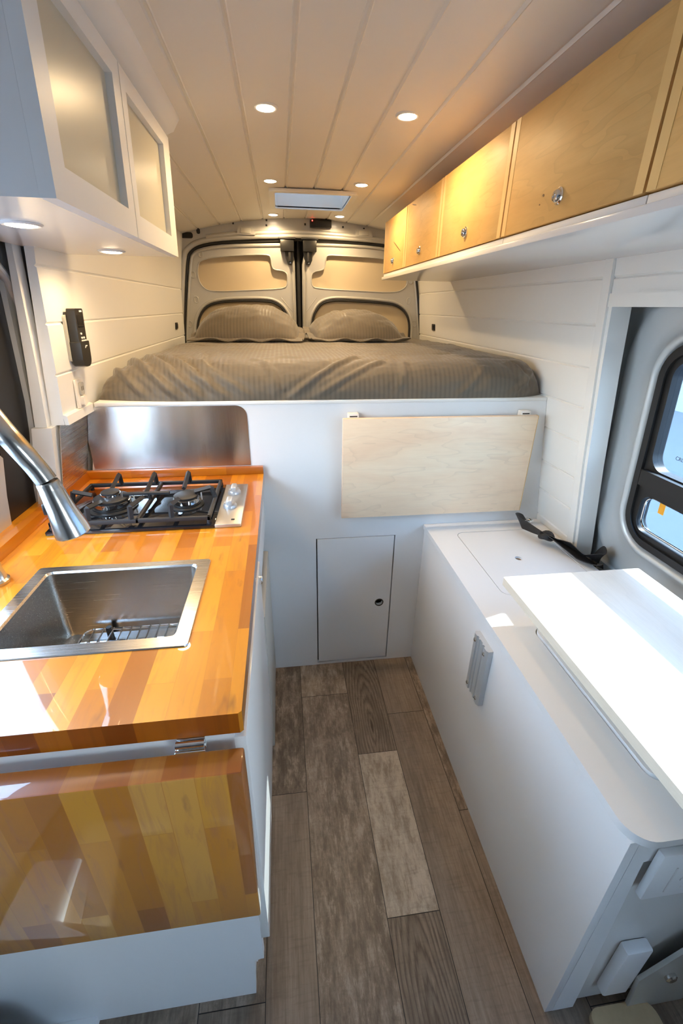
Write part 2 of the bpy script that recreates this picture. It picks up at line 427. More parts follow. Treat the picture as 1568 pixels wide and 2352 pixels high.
# ------------------------------------------------------------------ profiles of the van
CX = .168
def zceil(x): return 1.912 - .19*(x-CX)**2
def interp(tab, z):
    if z <= tab[0][0]: return tab[0][1]
    for (z0, x0), (z1, x1) in zip(tab, tab[1:]):
        if z <= z1: return x0 + (x1-x0)*(z-z0)/(z1-z0)
    return tab[-1][1]
RW = [(0, 1.05), (.68, 1.0), (.763, .986), (1.17, .932), (1.58, .890), (1.9, .84)]
LW = [(0, -.71), (.68, -.665), (.945, -.645), (1.17, -.600), (1.58, -.572), (1.9, -.52)]
def xr(z): return interp(RW, z)
def xl(z): return interp(LW, z)

# ------------------------------------------------------------------ floor
planks = []   # x0,x1,y0,y1,tone,mottle,knot(x,y)
def col_planks(x0, x1, joints, tones):
    for (ya, yb), t in zip(zip(joints, joints[1:]), tones): planks.append((x0, x1, ya, yb, *t))
col_planks(-.80, -.55, [-1.0, -.1, .7, 1.5], [(.4, .2, None), (.5, .3, None), (.4, .3, None)])
col_planks(-.55, -.25, [-1.0, .1, .46, 1.5], [(.4, .2, None), (.25, .5, None), (.4, .3, None)])
col_planks(-.25, -.10, [-1.0, .44, 1.5], [(.22, .3, None), (.3, .6, None)])
col_planks(-.10, .022, [-1.0, -.15, .91, 1.5], [(.5, .2, None), (.42, .12, None), (.30, .85, None)])
col_planks(.022, .212, [-1.0, 0, 1.295, 1.5], [(.4, .4, None), (.46, .72, None), (.66, .7, None)])
col_planks(.212, .354, [-1.0, -.2, .554, 1.02, 1.5], [(.4, .3, None), (.34, .22, (.278, .30)), (.98, .62, None), (.38, .25, (.285, 1.13))])
col_planks(.354, .50, [-1.0, -.1, 1.175, 1.5], [(.5, .3, None), (.42, .18, None), (.45, .12, None)])
col_planks(.50, .64, [-1.0, .1, .792, 1.5], [(.3, .3, None), (.33, .2, None), (.46, .75, None)])
col_planks(.64, 1.15, [-1.0, .34, 1.5], [(.4, .4, None), (.4, .3, None)])
me = bpy.data.meshes.new('floor'); V = []; F = []; TN = []; MT = []; SD = []; KN = []
for (x0, x1, y0, y1, t, mo, kn) in planks:
    nx, ny = (14, max(2, int((y1-y0)/.012))) if kn else (1, 1)
    o = len(V); g = .0009; sd = random.uniform(0, 40)
    for j in range(ny+1):
        for i in range(nx+1):
            x = x0+g+(x1-x0-2*g)*i/nx; y = y0+g+(y1-y0-2*g)*j/ny
            V.append((x, y, 0)); TN.append(t); MT.append(mo); SD.append(sd)
            if kn:
                wv = noise.noise(Vector((x*14, y*5, kn[0]*9)))*.012
                dx, dy = (x-kn[0]+wv)/.0075, (y-kn[1])/.0075
                d = math.sqrt(dx*dx + (dy*.15)**2) ; KN.append(.05 + d*.8)
            else: KN.append(0.0)
    for j in range(ny):
        for i in range(nx):
            a = o+j*(nx+1)+i; F.append((a, a+1, a+nx+2, a+nx+1))
me.from_pydata(V, [], F)
for nm, arr in (('tone', TN), ('mottle', MT), ('seed', SD), ('knot', KN)):
    at = me.attributes.new(nm, 'FLOAT', 'POINT'); at.data.foreach_set('value', arr)
me.materials.append(M_floor)
fl = bpy.data.objects.new('floor', me); COL.objects.link(fl); fl['kind'] = 'structure'
sub = MB().box(-.85, 1.2, -1.75, 3.2, -.06, -.0015)
struct('floor_underlay', sub, M_gap, fl)

# ------------------------------------------------------------------ ceiling: planks along the van, crowned
mb = MB()
seams = [CX + .1225*k + .004 for k in range(-7, 8)]
poly = []
xs = sorted(set([-.66, 1.0] + [s for s in seams if -.65 < s < .98]))
prof = []
for i, x in enumerate(xs):
    if 0 < i < len(xs)-1:
        prof += [(x-.006, zceil(x-.006)), (x-.003, zceil(x)+.005), (x+.003, zceil(x)+.005), (x+.0065, zceil(x+.006)-.0015), (x+.009, zceil(x+.009))]
    else: prof.append((x, zceil(x)))
VENT = (-.002, .345, 2.31, 2.66)
def ceil_strip(y0, y1, xa, xb):
    p = [(x, z) for (x, z) in prof if xa < x < xb]
    p = [(xa, zceil(xa))] + p + [(xb, zceil(xb))]
    vs = [(x, y0, z) for x, z in p] + [(x, y1, z) for x, z in p] + [(x, y0, z+.02) for x, z in p] + [(x, y1, z+.02) for x, z in p]
    n = len(p); fs = []
    for i in range(n-1):
        fs += [(i, i+1, n+i+1, n+i), (2*n+i, 3*n+i, 3*n+i+1, 2*n+i+1)]
    fs += [(0, n, 3*n, 2*n), (n-1, 3*n-1, 4*n-1, 2*n-1)] 
    mb.add(vs, fs)
ceil_strip(-1.72, VENT[2], -.72, 1.02); ceil_strip(VENT[3], 3.03, -.72, 1.02)
ceil_strip(VENT[2], VENT[3], -.72, VENT[0]); ceil_strip(VENT[2], VENT[3], VENT[1], 1.02)
ce = struct('ceiling', mb, M_ceil, angle=20)
roof = MB().plate([(-.9, -1.75), (1.25, -1.75), (1.25, 3.3), (-.9, 3.3)], [[(-.012, 2.30), (.355, 2.30), (.355, 2.67), (-.012, 2.67)]], lambda u, v, a: (u, v, a), 2.06, 2.09)
struct('roof_skin', roof, M_white, ce)

# roof vent: white shaft with flange, translucent lid
vt = thing('roof_vent', 'white square roof vent shaft in the ceiling above the foot of the pillows', 'vent', (.17, 2.485, 1.90))
fl_in = rrect(VENT[0]+.004, VENT[1]-.004, VENT[2]+.004, VENT[3]-.004, .012, 3); fl_out = rrect(VENT[0]-.022, VENT[1]+.022, VENT[2]-.022, VENT[3]+.022, .02, 3)
obj('flange', MB().plate(fl_out, [fl_in], lambda u, v, a: (u, v, a), 1.893, 1.905), M_white, vt)
sh = MB(); sh.rings([[(x, y, z) for x, y in fl_in] for z in (1.90, 2.04)]); obj('shaft', sh, M_white, vt)
obj('lid', MB().box(VENT[0]-.01, VENT[1]+.01, VENT[2]-.01, VENT[3]+.01, 2.04, 2.05), translucent('vent_lid', (.32, .36, .37)), vt)

# ------------------------------------------------------------------ walls
def boards_profile(zs, xf, sgn, depth=.005):
    """wall section with a small V groove at each z of zs (sgn=+1 wall surface faces -x)"""
    p = []
    for z in zs: p += [(xf(z-.004), z-.004), (xf(z)+sgn*depth, z), (xf(z+.005), z+.005)]
    return p
def wall_extrude(zlo, zhi, zs, xf, sgn, y0, y1, th):
    p = [(xf(zlo), zlo)] + boards_profile(zs, xf, sgn) + [(xf(zhi), zhi)]
    q = p + [(xf(zhi)+sgn*th, zhi), (xf(zlo)+sgn*th, zlo)]
    n = len(q); m_ = MB()
    m_.add([(x, y0, z) for x, z in q] + [(x, y1, z) for x, z in q], [(i, (i+1) % n, n+(i+1) % n, n+i) for i in range(n)] + [tuple(range(n)), tuple(range(2*n-1, n-1, -1))])
    return m_
SR = [.595, .71, .82, .935, 1.06, 1.172, 1.29, 1.41, 1.53]
wr = struct('wall_right', wall_extrude(0, 1.86, SR, xr, 1, 1.255, 3.04, .03), M_white, angle=20)
# corner trim of the wall, the return beside the door, and the header over it
tp = [(xr(z)-.008, z) for z in (.0, .3, .683, 1.0, 1.3, 1.588)] + [(xr(z)+.03, z) for z in (1.588, 1.3, 1.0, .683, .3, .0)]
tm = MB().plate(tp, [], lambda u, v, a: (u, a, v), 1.222, 1.2545); struct('trim_1', tm, M_gloss)
jp = [(xr(z)-.001, z) for z in (.0, .3, .683, 1.0, 1.3, 1.459)] + [(xr(z)+.058, z) for z in (1.459, 1.3, 1.0, .683, .3, .0)]
struct('trim_2', MB().plate(jp, [], lambda u, v, a: (u, a, v), 1.208, 1.2215), M_white)
hd = struct('wall_right_header', wall_extrude(1.459, 1.86, [1.53], xr, 1, -1.72, 1.2205, .03), M_white, angle=20)
struct('trim_3', MB().plate([(xr(1.459)-.006, 1.459), (xr(1.492)-.006, 1.492), (xr(1.492)-.0005, 1.492), (xr(1.459)-.0005, 1.459)], [], lambda u, v, a: (u, a, v), -1.0, 1.22), M_white)
# left: panelled upper wall, steel-covered lower wall behind the counter
SL = [1.275, 1.40, 1.53]
wl = struct('wall_left', wall_extrude(1.142, 1.86, SL, xl, -1, 1.285, 3.04, .034), M_white, angle=20)
struct('trim_4', MB().plate([(xl(z)-.0345, z) for z in (1.142, 1.3, 1.575)] + [(xl(z)-.048-(1.575-z)*.04, z) for z in (1.575, 1.3, 1.142)], [], lambda u, v, a: (u, a, v), 1.262, 1.30), M_white)
struct('wall_left_lower', MB().plate([(xl(0)-.012, 0), (xl(.945)-.012, .945), (xl(1.142)-.02, 1.142), (xl(1.142)-.05, 1.142), (xl(0)-.05, 0)], [], lambda u, v, a: (u, a, v), 1.275, 3.04), M_white)
struct('trim_5', MB().plate([(xl(.93)-.012, .92), (xl(1.142)-.022, 1.141), (xl(1.142)-.072, 1.141), (xl(.93)-.072, .92)], [], lambda u, v, a: (u, a, v), 1.255, 1.2745), M_white)
# ledge trim along both walls at mattress height, bottom lip of the left panel
struct('trim_6', MB().plate([(xl(1.155)-.0005, 1.142), (xl(1.155)-.0005, 1.170), (xl(1.155)+.010, 1.166), (xl(1.155)+.010, 1.142)], [], lambda u, v, a: (u, a, v), 1.285, 1.47), M_white)

# ------------------------------------------------------------------ left side of the van (sliding door side), silver
lx = lambda z: xl(z)-.085
def lplane(u, v, a): return (lx(v)-a, u, v)
def curve_rect(y0, y1, z0, z1, r, n=8): 
    p = rrect(y0, y1, z0, z1, r, n)
    return p
WLH = curve_rect(.27, 1.04, .975, 1.56, .09)
def densify(p, st=.08):
    o = []
    for i in range(len(p)):
        a, b = p[i], p[(i+1) % len(p)]; n = max(1, int(math.hypot(b[0]-a[0], b[1]-a[1])/st))
        o += [(a[0]+(b[0]-a[0])*k/n, a[1]+(b[1]-a[1])*k/n) for k in range(n)]
    return o
d_l = struct('door_3', MB().plate(densify([(-1.72, -.1), (3.10, -.1), (3.10, 2.055), (-1.72, 2.055)]), [WLH], lplane, .03, .045), M_silver)
# pressed silver frame round the opening, black seal, inner skin
post = MB().plate(densify([(1.272, .90), (1.40, .90), (1.40, 1.62), (1.272, 1.62)]), [], lplane, -.012, .05); struct('side_post', post, M_silver, d_l)
bead = MB().tube([(lx(z)+.016, y, z) for (y, z) in [(1.352, .92), (1.352, 1.1), (1.352, 1.22), (1.345, 1.33), (1.325, 1.42), (1.28, 1.50), (1.21, 1.55), (.9, 1.585), (.4, 1.59)]], .012, 10); struct('pressed_bead', bead, M_silver, d_l)
seal = MB().plate(densify([(1.13, .80), (1.271, .80), (1.271, 1.62), (1.13, 1.62)]), [], lplane, 0, .029); struct('rubber_seal', seal, M_black, d_l)
skin = MB().plate(densify([(1.055, .80), (1.128, .80), (1.128, 1.10), (1.055, 1.17)]), [], lplane, -.006, .029); struct('pressed_panel', skin, M_silver, d_l)
struct('pressed_panel', MB().plate(densify([(-.9, .80), (1.054, .80), (1.054, .965), (-.9, .965)]), [], lplane, .0, .029), M_silver, d_l)
wf = MB().plate(curve_rect(.24, 1.065, .95, 1.59, .11), [curve_rect(.30, 1.015, 1.0, 1.53, .07)], lplane, .005, .05)
wf.plate([(.28, 1.12), (1.03, 1.12), (1.03, 1.165), (.28, 1.165)], [], lplane, .010, .05)
win2 = struct('window_2', wf, M_black)
struct('glass_pane', MB().plate(curve_rect(.28, 1.035, .98, 1.555, .07), [], lplane, .036, .040), M_clear, win2)

# ------------------------------------------------------------------ right sliding door, silver, with window
rx = lambda z: interp([(-.2, 1.12), (.5, 1.085), (.8, 1.062), (1.1, 1.04), (1.4, 1.015), (1.9, .96)], z)
def rplane(u, v, a): return (rx(v)+a, u, v)
def rwin(d, r): return densify(rrect(.02-d, 1.125+d, .792-d, 1.388+d, r, 8), .1)
d_r = struct('door_4', MB().plate(densify([(-1.72, -.2), (3.10, -.2), (3.10, 2.055), (-1.72, 2.055)], .12), [rwin(.012, .10), densify(rrect(-1.55, -.62, .82, 1.44, .09, 8), .1)], rplane, .02, .034), M_silver, angle=50)
# raised inner skin with two rolled edges: loft of rings around the window
def ring_at(d, r, a):
    p = rrect(-.02-d, 1.125+d, .79-d, 1.39+d, r, 10)
    return [rplane(u, v, a) for u, v in p]
lo = MB().rings([ring_at(.30, .12, .019), ring_at(.22, .16, .016), ring_at(.16, .21, .013), ring_at(.140, .215, .011), ring_at(.127, .205, .003), ring_at(.119, .20, -.001), ring_at(.108, .19, .000), ring_at(.09, .18, .004), ring_at(.06, .16, .009), ring_at(.034, .14, .010), ring_at(.024, .13, .004), ring_at(.016, .12, -.004), ring_at(.008, .115, -.004), ring_at(.0, .105, .006), ring_at(-.002, .104, .034)])
struct('pressed_surround', lo, M_silver, d_r, angle=80)
lower = MB().plate(densify([(-.9, .05), (1.19, .05), (1.19, .665), (-.9, .665)], .12), [], rplane, -.004, .019); struct('lower_panel', lower, M_silver, d_r)
fr = MB().plate(rrect(-.01, 1.122, .797, 1.383, .10, 10), [rrect(.045, 1.074, 1.036, 1.335, .045, 8), rrect(.045, 1.074, .842, .957, .035, 8)], rplane, .003, .036)
fr.plate(rrect(.0, 1.112, .807, 1.373, .09, 10), [rrect(.03, 1.092, .824, 1.356, .07, 8)], rplane, -.006, .004)
fr.plate([(.02, .985), (1.08, .985), (1.08, 1.032), (.02, 1.032)], [], rplane, -.016, .004)
win1 = struct('window_1', fr, M_black)
struct('glass_pane', MB().plate(rrect(.035, 1.084, 1.026, 1.345, .05, 8), [], rplane, .018, .021), M_glass, win1)
struct('glass_pane', MB().plate(rrect(.035, 1.084, .832, .972, .04, 8), [], rplane, .018, .021), M_glass, win1)
struct('sash_edge', MB().tube([rplane(u, v, .014) for u, v in rrect(.052, 1.066, .85, .954, .03, 6)], .0035, 8, closed=True), M_chrome, win1)
win5 = struct('window_3_unseen', MB().plate(rrect(-1.58, -.59, .79, 1.455, .11, 8), [rrect(-1.53, -.64, .84, 1.42, .08, 8)], rplane, .012, .04), M_black)  # unseen cab side window, added and sized for the daylight it lets in
struct('glass_pane', MB().plate(rrect(-1.55, -.62, .82, 1.44, .09, 8), [], rplane, .024, .027), M_clear, win5)
stk = tag(obj('sticker', MB().plate([(1.000, .917), (1.020, .917), (1.020, .951), (1.000, .951)], [], rplane, .0165, .0175), M_orange), 'small orange sticker on the lower pane of the black sliding window', 'sticker')
fc = bpy.data.curves.new('maker_mark', 'FONT'); fc.body = 'CRL'; fc.size = .014; fc.extrude = .0002
fo = bpy.data.objects.new('maker_mark', fc); COL.objects.link(fo); fo.parent = win1
fo.matrix_local = Matrix(((0, 0, -1, rx(1.085)+.0165), (-1, 0, 0, 1.012), (0, 1, 0, 1.083), (0, 0, 0, 1))); fc.materials.append(M_black_print)

# ------------------------------------------------------------------ rear of the van
YR = 3.05
def yz(u, v, a): return (u, a, v)
outL = [(.106, 1.19), (.107, 1.40), (.106, 1.79), (.027, 1.789), (-.20, 1.781), (-.352, 1.769), (-.449, 1.749), (-.497, 1.725), (-.514, 1.695), (-.551, 1.517), (-.594, 1.272), (-.605, 1.19)]
upL = smooth_poly([(-.469, 1.668), (-.442, 1.69), (-.378, 1.705), (-.212, 1.721), (-.055, 1.728), (-.036, 1.713), (-.034, 1.665), (-.02, 1.647), (.03, 1.644), (.055, 1.631), (.059, 1.609), (.056, 1.568), (.036, 1.546), (-.147, 1.535), (-.40, 1.521), (-.45, 1.54), (-.477, 1.589)], 2)
loL = smooth_poly([(-.525, 1.21), (-.518, 1.273), (-.508, 1.341), (-.483, 1.398), (-.448, 1.436), (-.395, 1.459), (-.294, 1.472), (-.07, 1.478), (-.009, 1.46), (.031, 1.423), (.061, 1.36), (.07, 1.276), (.072, 1.21)], 2)
outR = [(.145, 1.19), (.145, 1.346), (.151, 1.791), (.256, 1.798), (.50, 1.796), (.66, 1.787), (.76, 1.762), (.815, 1.735), (.838, 1.69), (.877, 1.606), (.905, 1.44), (.929, 1.281), (.938, 1.19)]
upR = smooth_poly([(.203, 1.621), (.224, 1.644), (.275, 1.651), (.291, 1.672), (.296, 1.721), (.311, 1.734), (.388, 1.732), (.638, 1.725), (.72, 1.71), (.78, 1.675), (.805, 1.64), (.818, 1.596), (.804, 1.562), (.746, 1.533), (.497, 1.541), (.233, 1.55), (.207, 1.566)], 2)
loR = smooth_poly([(.195, 1.21), (.20, 1.29), (.209, 1.366), (.226, 1.415), (.264, 1.464), (.317, 1.482), (.391, 1.487), (.695, 1.474), (.773, 1.456), (.827, 1.412), (.849, 1.352), (.852, 1.28), (.853, 1.21)], 2)
def rear_door(name, out, up, lo_, tri, ovals, latch_x, sgn):
    o2 = smooth_poly(out, 1, keep=(0, len(out)-1) if sgn > 0 else (0, len(out)-1))
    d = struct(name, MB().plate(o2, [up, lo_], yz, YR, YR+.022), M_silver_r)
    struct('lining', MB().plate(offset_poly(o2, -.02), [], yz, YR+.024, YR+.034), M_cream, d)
    rim = MB().tube([(u, YR+.001, v) for u, v in lo_], .007, 8, closed=True); struct('arch_seal', rim, M_dark_trim, d)
    rim2 = MB().tube([(u, YR-.001, v) for u, v in offset_poly(lo_, .016)], .009, 8, closed=True); struct('pressed_arch', rim2, M_silver_r, d)
    struct('opening_edge', MB().tube([(u, YR, v) for u, v in up], .0035, 8, closed=True), M_silver_r, d)
    e = MB().tube([(u, YR+.002, v) for u, v in tri], .0035, 8, closed=True); struct('pressed_triangle', e, M_silver_r, d)
    for (u, v) in ovals:
        struct('pressed_oval', MB().tube([(u+a, YR, v+b) for a, b in rrect(-.011, .011, -.017, .017, .0105, 4)], .003, 8, closed=True), M_silver_r, d)
    struct('edge_fold', MB().tube([(u, YR-.004, v) for u, v in offset_poly(o2, -.012)], .008, 8, closed=True), M_silver_r, d)
    lt = thing('door_latch', 'black top latch of the %s rear door beside the centre gap' % ('left' if sgn > 0 else 'right'), 'latch', (latch_x, YR, 1.75))
    m_ = MB().box(latch_x-.040, latch_x+.040, YR-.050, YR-.004, 1.742, 1.802, .004); obj('housing', m_, M_blackp, lt)
    obj('top_plate', MB().box(latch_x-.050, latch_x+.050, YR-.055, YR-.006, 1.804, 1.814, .002), M_dark_trim, lt)
    x1 = latch_x+.012*sgn
    obj('striker_arm', MB().plate([(x1-.026, 1.742), (x1+.026, 1.742), (x1+.026, 1.70), (x1+.014, 1.676), (x1-.010, 1.676), (x1-.022, 1.71)], [], yz, YR-.030, YR-.004), M_blackp, lt)
    obj('release_lever', MB().box(x1-.006, x1+.008, YR-.044, YR-.031, 1.69, 1.755, .002), M_dark_trim, lt)
    obj('bolt', MB().lathe([(.005, 0), (.005, .006), (.003, .008)], (x1+.004, YR-.0305, 1.684), (0, -1, 0), 12), M_chrome, lt)
    return d
d1 = rear_door('door_1', outL, upL, loL, [(.014, 1.496), (.088, 1.499), (.086, 1.414)], [(-.445, 1.72), (-.502, 1.611), (-.500, 1.477), (-.555, 1.34)], .062, 1)
d2 = rear_door('door_2', outR, upR, loR, [(.235, 1.499), (.165, 1.499), (.167, 1.414)], [(.80, 1.70), (.838, 1.605), (.832, 1.489), (.883, 1.352)], .196, -1)
struct('center_seal', MB().tube([(.126, YR+.004, z) for z in (1.19, 1.4, 1.6, 1.80)], .015, 10, flat=.8), M_black, d1)
# body frame round the doors: silver, one continuous arch with seal, and the header above
inn = [(-.612, 1.16), (-.599, 1.272), (-.561, 1.516), (-.528, 1.692), (-.509, 1.731), (-.447, 1.768), (-.302, 1.791), (.028, 1.809), (.15, 1.812), (.30, 1.811), (.62, 1.802), (.76, 1.782), (.83, 1.748), (.858, 1.70), (.897, 1.516), (.935, 1.272), (.948, 1.16)]
inn_s = smooth_poly(inn, 2, keep=(0, len(inn)-1))
outf = [(-.72, 1.16), (-.72, 1.95), (1.02, 1.95), (1.02, 1.16)]
rf = struct('trim_7', MB().plate(outf[:1] + outf[1:] + list(reversed(inn_s)), [], yz, 3.032, 3.075), M_silver_r)
roll = [(u, 3.030, v) for u, v in offset_poly(inn_s, .014)[1:-1]]
struct('rolled_edge', MB().tube(roll, .014, 12), M_silver_r, rf)
struct('rubber_seal', MB().tube([(u, 3.044, v) for u, v in offset_poly(inn_s, -.004)[1:-1]], .010, 8), M_black, rf)
struct('header_fold', MB().tube([(x, 3.022, 1.842-.12*(x-.168)**2) for x in [-.40+.05*k for k in range(24)]], .012, 10), M_silver_r, rf)
for (u, v) in ((-.173, 1.838), (.518, 1.846)):
    struct('hinge_cover', MB().plate([(u-.05, v-.018), (u+.055, v-.018), (u+.045, v+.021), (u-.042, v+.021)], [], yz, 3.006, 3.032), M_silver_r, rf)
    struct('hinge_cap', MB().box(u-.028, u+.030, 3.002, 3.007, v-.012, v+.014, .002), M_fridge, rf)
for (u, v) in ((-.242, 1.876), (-.051, 1.897), (-.053, 1.872), (.172, 1.884), (.396, 1.877), (.522, 1.872)):
    struct('screw_hole', MB().box(u-.005, u+.005, 3.029, 3.0325, v-.005, v+.005, .001), M_black, rf)
struct('slot', MB().plate(rrect(-.452, -.432, 1.818, 1.850, .009, 4), [], yz, 3.029, 3.0325), M_black, rf)
struct('slot', MB().plate(rrect(-.56, -.475, 1.795, 1.825, .012, 4), [], yz, 3.029, 3.0325), M_black, rf)
struct('back_skin', MB().box(-.85, 1.2, 3.10, 3.12, -.1, 2.06), M_gap, rf)
dt = thing('gas_detector', 'small black box with red light on the silver header above the rear doors', 'detector', (.262, 3.028, 1.896))
obj('case', MB().box(.199, .325, 2.998, 3.030, 1.867, 1.905, .004), M_blackp, dt)
obj('grille', MB().box(.235, .318, 2.996, 2.9985, 1.873, 1.899, .001), M_dark_trim, dt)
obj('indicator_light', MB().lathe([(.003, 0), (.003, .003), (.001, .004)], (.212, 2.9985, 1.899), (0, -1, 0), 12), emit_mat('red_led', (1, .03, .02), 8), dt)

# added blocker wall at the unseen cab end, no windscreen, cuts front daylight
wfr = struct('wall_front_blocker', MB().plate([(-.85, -.1), (1.2, -.1), (1.2, 2.05), (-.85, 2.05)], [], yz, -1.72, -1.69), mat('grey_blocker_wall', (.12, .12, .125), .7))

# ------------------------------------------------------------------ bed platform and its front panel with hatch
YB = 1.468
bp_ = thing('bed_platform', 'tall white bed platform with front panel across the van', 'bed platform', (.17, YB, 0))
front = [(xl(.0)+.06, .001), (1.03, .001), (xr(.683)-.001, .683), (xr(1.155)-.001, 1.155), (xl(1.155)+.012, 1.155), (xl(.945)+.004, .945), (xl(.5)+.03, .5)]
H = (.102, .415, .012, .641)
obj('front_panel', MB().plate(front, [[(H[0], H[2]), (H[1], H[2]), (H[1], H[3]), (H[0], H[3])]], yz, YB, YB+.018), M_mel, bp_)
obj('deck', MB().box(xl(1.16)+.013, xr(1.16)-.002, YB-.004, 3.02, 1.1555, 1.168, .002), M_white, bp_)
hatch_hole = [(.365+.0165*math.cos(a*PI/12), .321+.0165*math.sin(a*PI/12)) for a in range(24)]
hd_ = obj('hatch_door', MB().plate([(H[0]+.0045, H[2]+.008), (H[1]-.005, H[2]+.008), (H[1]-.005, H[3]-.003), (H[0]+.0045, H[3]-.003)], [hatch_hole], yz, YB-.001, YB+.017), M_mel, bp_)
obj('finger_ring', MB().tube([(.365+.0165*math.cos(a*PI/12), YB-.0012, .321+.0165*math.sin(a*PI/12)) for a in range(24)], .0022, 8, closed=True), M_dark_trim, hd_)
obj('back_lining', MB().box(.05, .47, YB+.03, YB+.04, .0, .70), M_gap, bp_)

# folding maple table on the platform front
ft = thing('folding_table', 'pale maple folding table hanging flat on the white bed platform front', 'table', (.54, 1.44, 1.11))
TZ0, TZ1 = .746, 1.113
obj('tabletop', MB().box(.194, .886, 1.422, 1.440, TZ0, TZ1, .002), M_maple_x, ft)
obj('edge_band', MB().box(.8862, .8872, 1.422, 1.440, TZ0, TZ1), M_band, ft)
for x in (.232, .848):
    b_ = obj('hinge_bracket', MB().box(x-.018, x+.018, 1.4405, 1.467, 1.085, 1.126, .002), M_plate, ft)
    obj('hinge_pin', MB().tube([(x-.013, 1.446, 1.1165), (x+.013, 1.446, 1.1165)], .006, 10), M_blackp, b_)

# ------------------------------------------------------------------ mattress with duvet and pillows
def fbm(p, o=4): return noise.fractal(Vector(p), .8, 2.1, o)
X0, X1, Y0, Y1 = xl(1.18)+.012, xr(1.18)-.004, YB-.002, 3.0
ZB, HT = 1.1685, .118
folds = []   # polylines in (x, s) on the front; s: 0 at bottom lip, increasing upward then back over the top
rnd = random.Random(3)
def fold(pts, a, w): folds.append((pts, a, w))
for x0, x1, s1, a in [(-.33, -.52, .30, .012), (-.26, -.47, .33, .011), (-.18, -.40, .30, .010), (-.43, -.55, .22, .010), (-.10, -.30, .24, .006), (-.22, -.28, .36, .006)]:
    fold([(x0, .0), ((x0*.6+x1*.4), s1*.33), (x1, s1)], a, .012)
for x0, x1, s1, a in [(.02, .26, .26, .008), (.10, .34, .20, .005), (.86, .80, .18, .007), (.79, .88, .12, .006), (.60, .70, .14, .004), (.38, .42, .2, .003), (-.02, -.06, .22, .004)]:
    fold([(x0, .0), ((x0+x1)/2+.01, s1*.5), (x1, s1)], a, .012)
for k in range(16):
    x0 = rnd.uniform(-.5, .85); s0 = rnd.uniform(.22, 1.0); an = rnd.uniform(-.7, .7)
    L = rnd.uniform(.12, .3); fold([(x0, s0), (x0+L*math.cos(an), s0+L*math.sin(an)*.6)], rnd.uniform(.002, .0045), rnd.uniform(.012, .02))
def pdist(px, py, pts):
    best = 9; tb = 0
    for (a, b) in zip(pts, pts[1:]):
        vx, vy = b[0]-a[0], b[1]-a[1]; L2 = vx*vx+vy*vy
        t = max(0, min(1, ((px-a[0])*vx+(py-a[1])*vy)/L2)); d = math.hypot(px-a[0]-vx*t, py-a[1]-vy*t)
        if d < best: best = d
    return best
def edge_prof(d, r):
    if d >= r: return 1.0
    t = 1-d/r; return (max(0, 1-t**2.3))**(1/2.3)
def stepped(n, k):   # parameter clustered near both ends
    return [ .5-.5*math.cos(PI*i/n)*(.55+.45*abs(math.cos(PI*i/n))) if k else i/n for i in range(n+1)]
NX, NY = 190, 190
ux = stepped(NX, 1); uy = [ (i/NY)**1.9 for i in range(NY+1)]
pts = []; stripe = []
for j in range(NY+1):
    for i in range(NX+1):
        x = X0+(X1-X0)*ux[i]; y = Y0+(Y1-Y0)*uy[j]
        # plan rounding of the front corners
        dxl, dxr = x-X0, X1-x
        yr = y
        ex = min(dxl/.34, dxr/.16, 1.0); yoff = .045*(1-ex)**2.2 if ex < 1 else 0
        y = y + yoff*max(0, 1-uy[j]*4)
        dy = y-Y0-yoff*max(0, 1-uy[j]*4)
        hf = edge_prof(dy, .13); hs = min(edge_prof(dxl, .20), edge_prof(dxr, .09))
        back = max(.4, edge_prof(3.0-y, .08))
        top = HT - .012*max(0, (y-1.9)) + .010*math.sin((x-.1)*2.2)*0
        z = ZB + top*hf*hs*back
        s = dy + top*(hf if dy < .13 else 1)
        pts.append(Vector((x, y, z))); stripe.append((x, s))
# displacement along the surface normal
nn = []
W = NX+1
for j in range(NY+1):
    for i in range(W):
        a = pts[j*W+min(i+1, NX)]-pts[j*W+max(i-1, 0)]; b = pts[min(j+1, NY)*W+i]-pts[max(j-1, 0)*W+i]
        n_ = a.cross(b); nn.append(n_.normalized() if n_.length > 0 else Vector((0, 0, 1)))
vs = []
for k, p in enumerate(pts):
    x, s = stripe[k]; d = 0
    for fp, a, w in folds:
        dd_ = pdist(x, s, fp)
        if dd_ < w*3.5: d += a*(math.exp(-(dd_/w)**2) - .55*math.exp(-((dd_-w*1.7)/w)**2))
    d += .0045*fbm((x*5, s*5, 1.3)) + .0022*fbm((x*13+4*s, s*9, 7.1)) 
    m_ = min(1, s/.03)
    inset = min(1.0, min(p.x-X0, X1-p.x)/.02+.15)
    q = p + nn[k]*d*m_*inset
    q.y = max(q.y, YB-.006); q.x = min(max(q.x, X0), X1); q.z = max(q.z, ZB)
    vs.append(q)
mm = MB(); mm.add(vs, [(j*W+i, j*W+i+1, (j+1)*W+i+1, (j+1)*W+i) for j in range(NY) for i in range(NX)])
bed = obj('duvet', mm, M_linen, None, angle=180, fix=False)
at = bed.data.attributes.new('stripe', 'FLOAT', 'POINT'); at.data.foreach_set('value', [a for a, b in stripe])
tag(bed, 'grey brown striped duvet spread over the bed, wrinkled at its left front', 'bedding')
mt = tag(obj('mattress', MB().box(X0+.03, X1-.03, YB+.05, 2.95, ZB, ZB+.05, .015), M_plate), 'low mattress under the grey brown striped duvet', 'mattress')

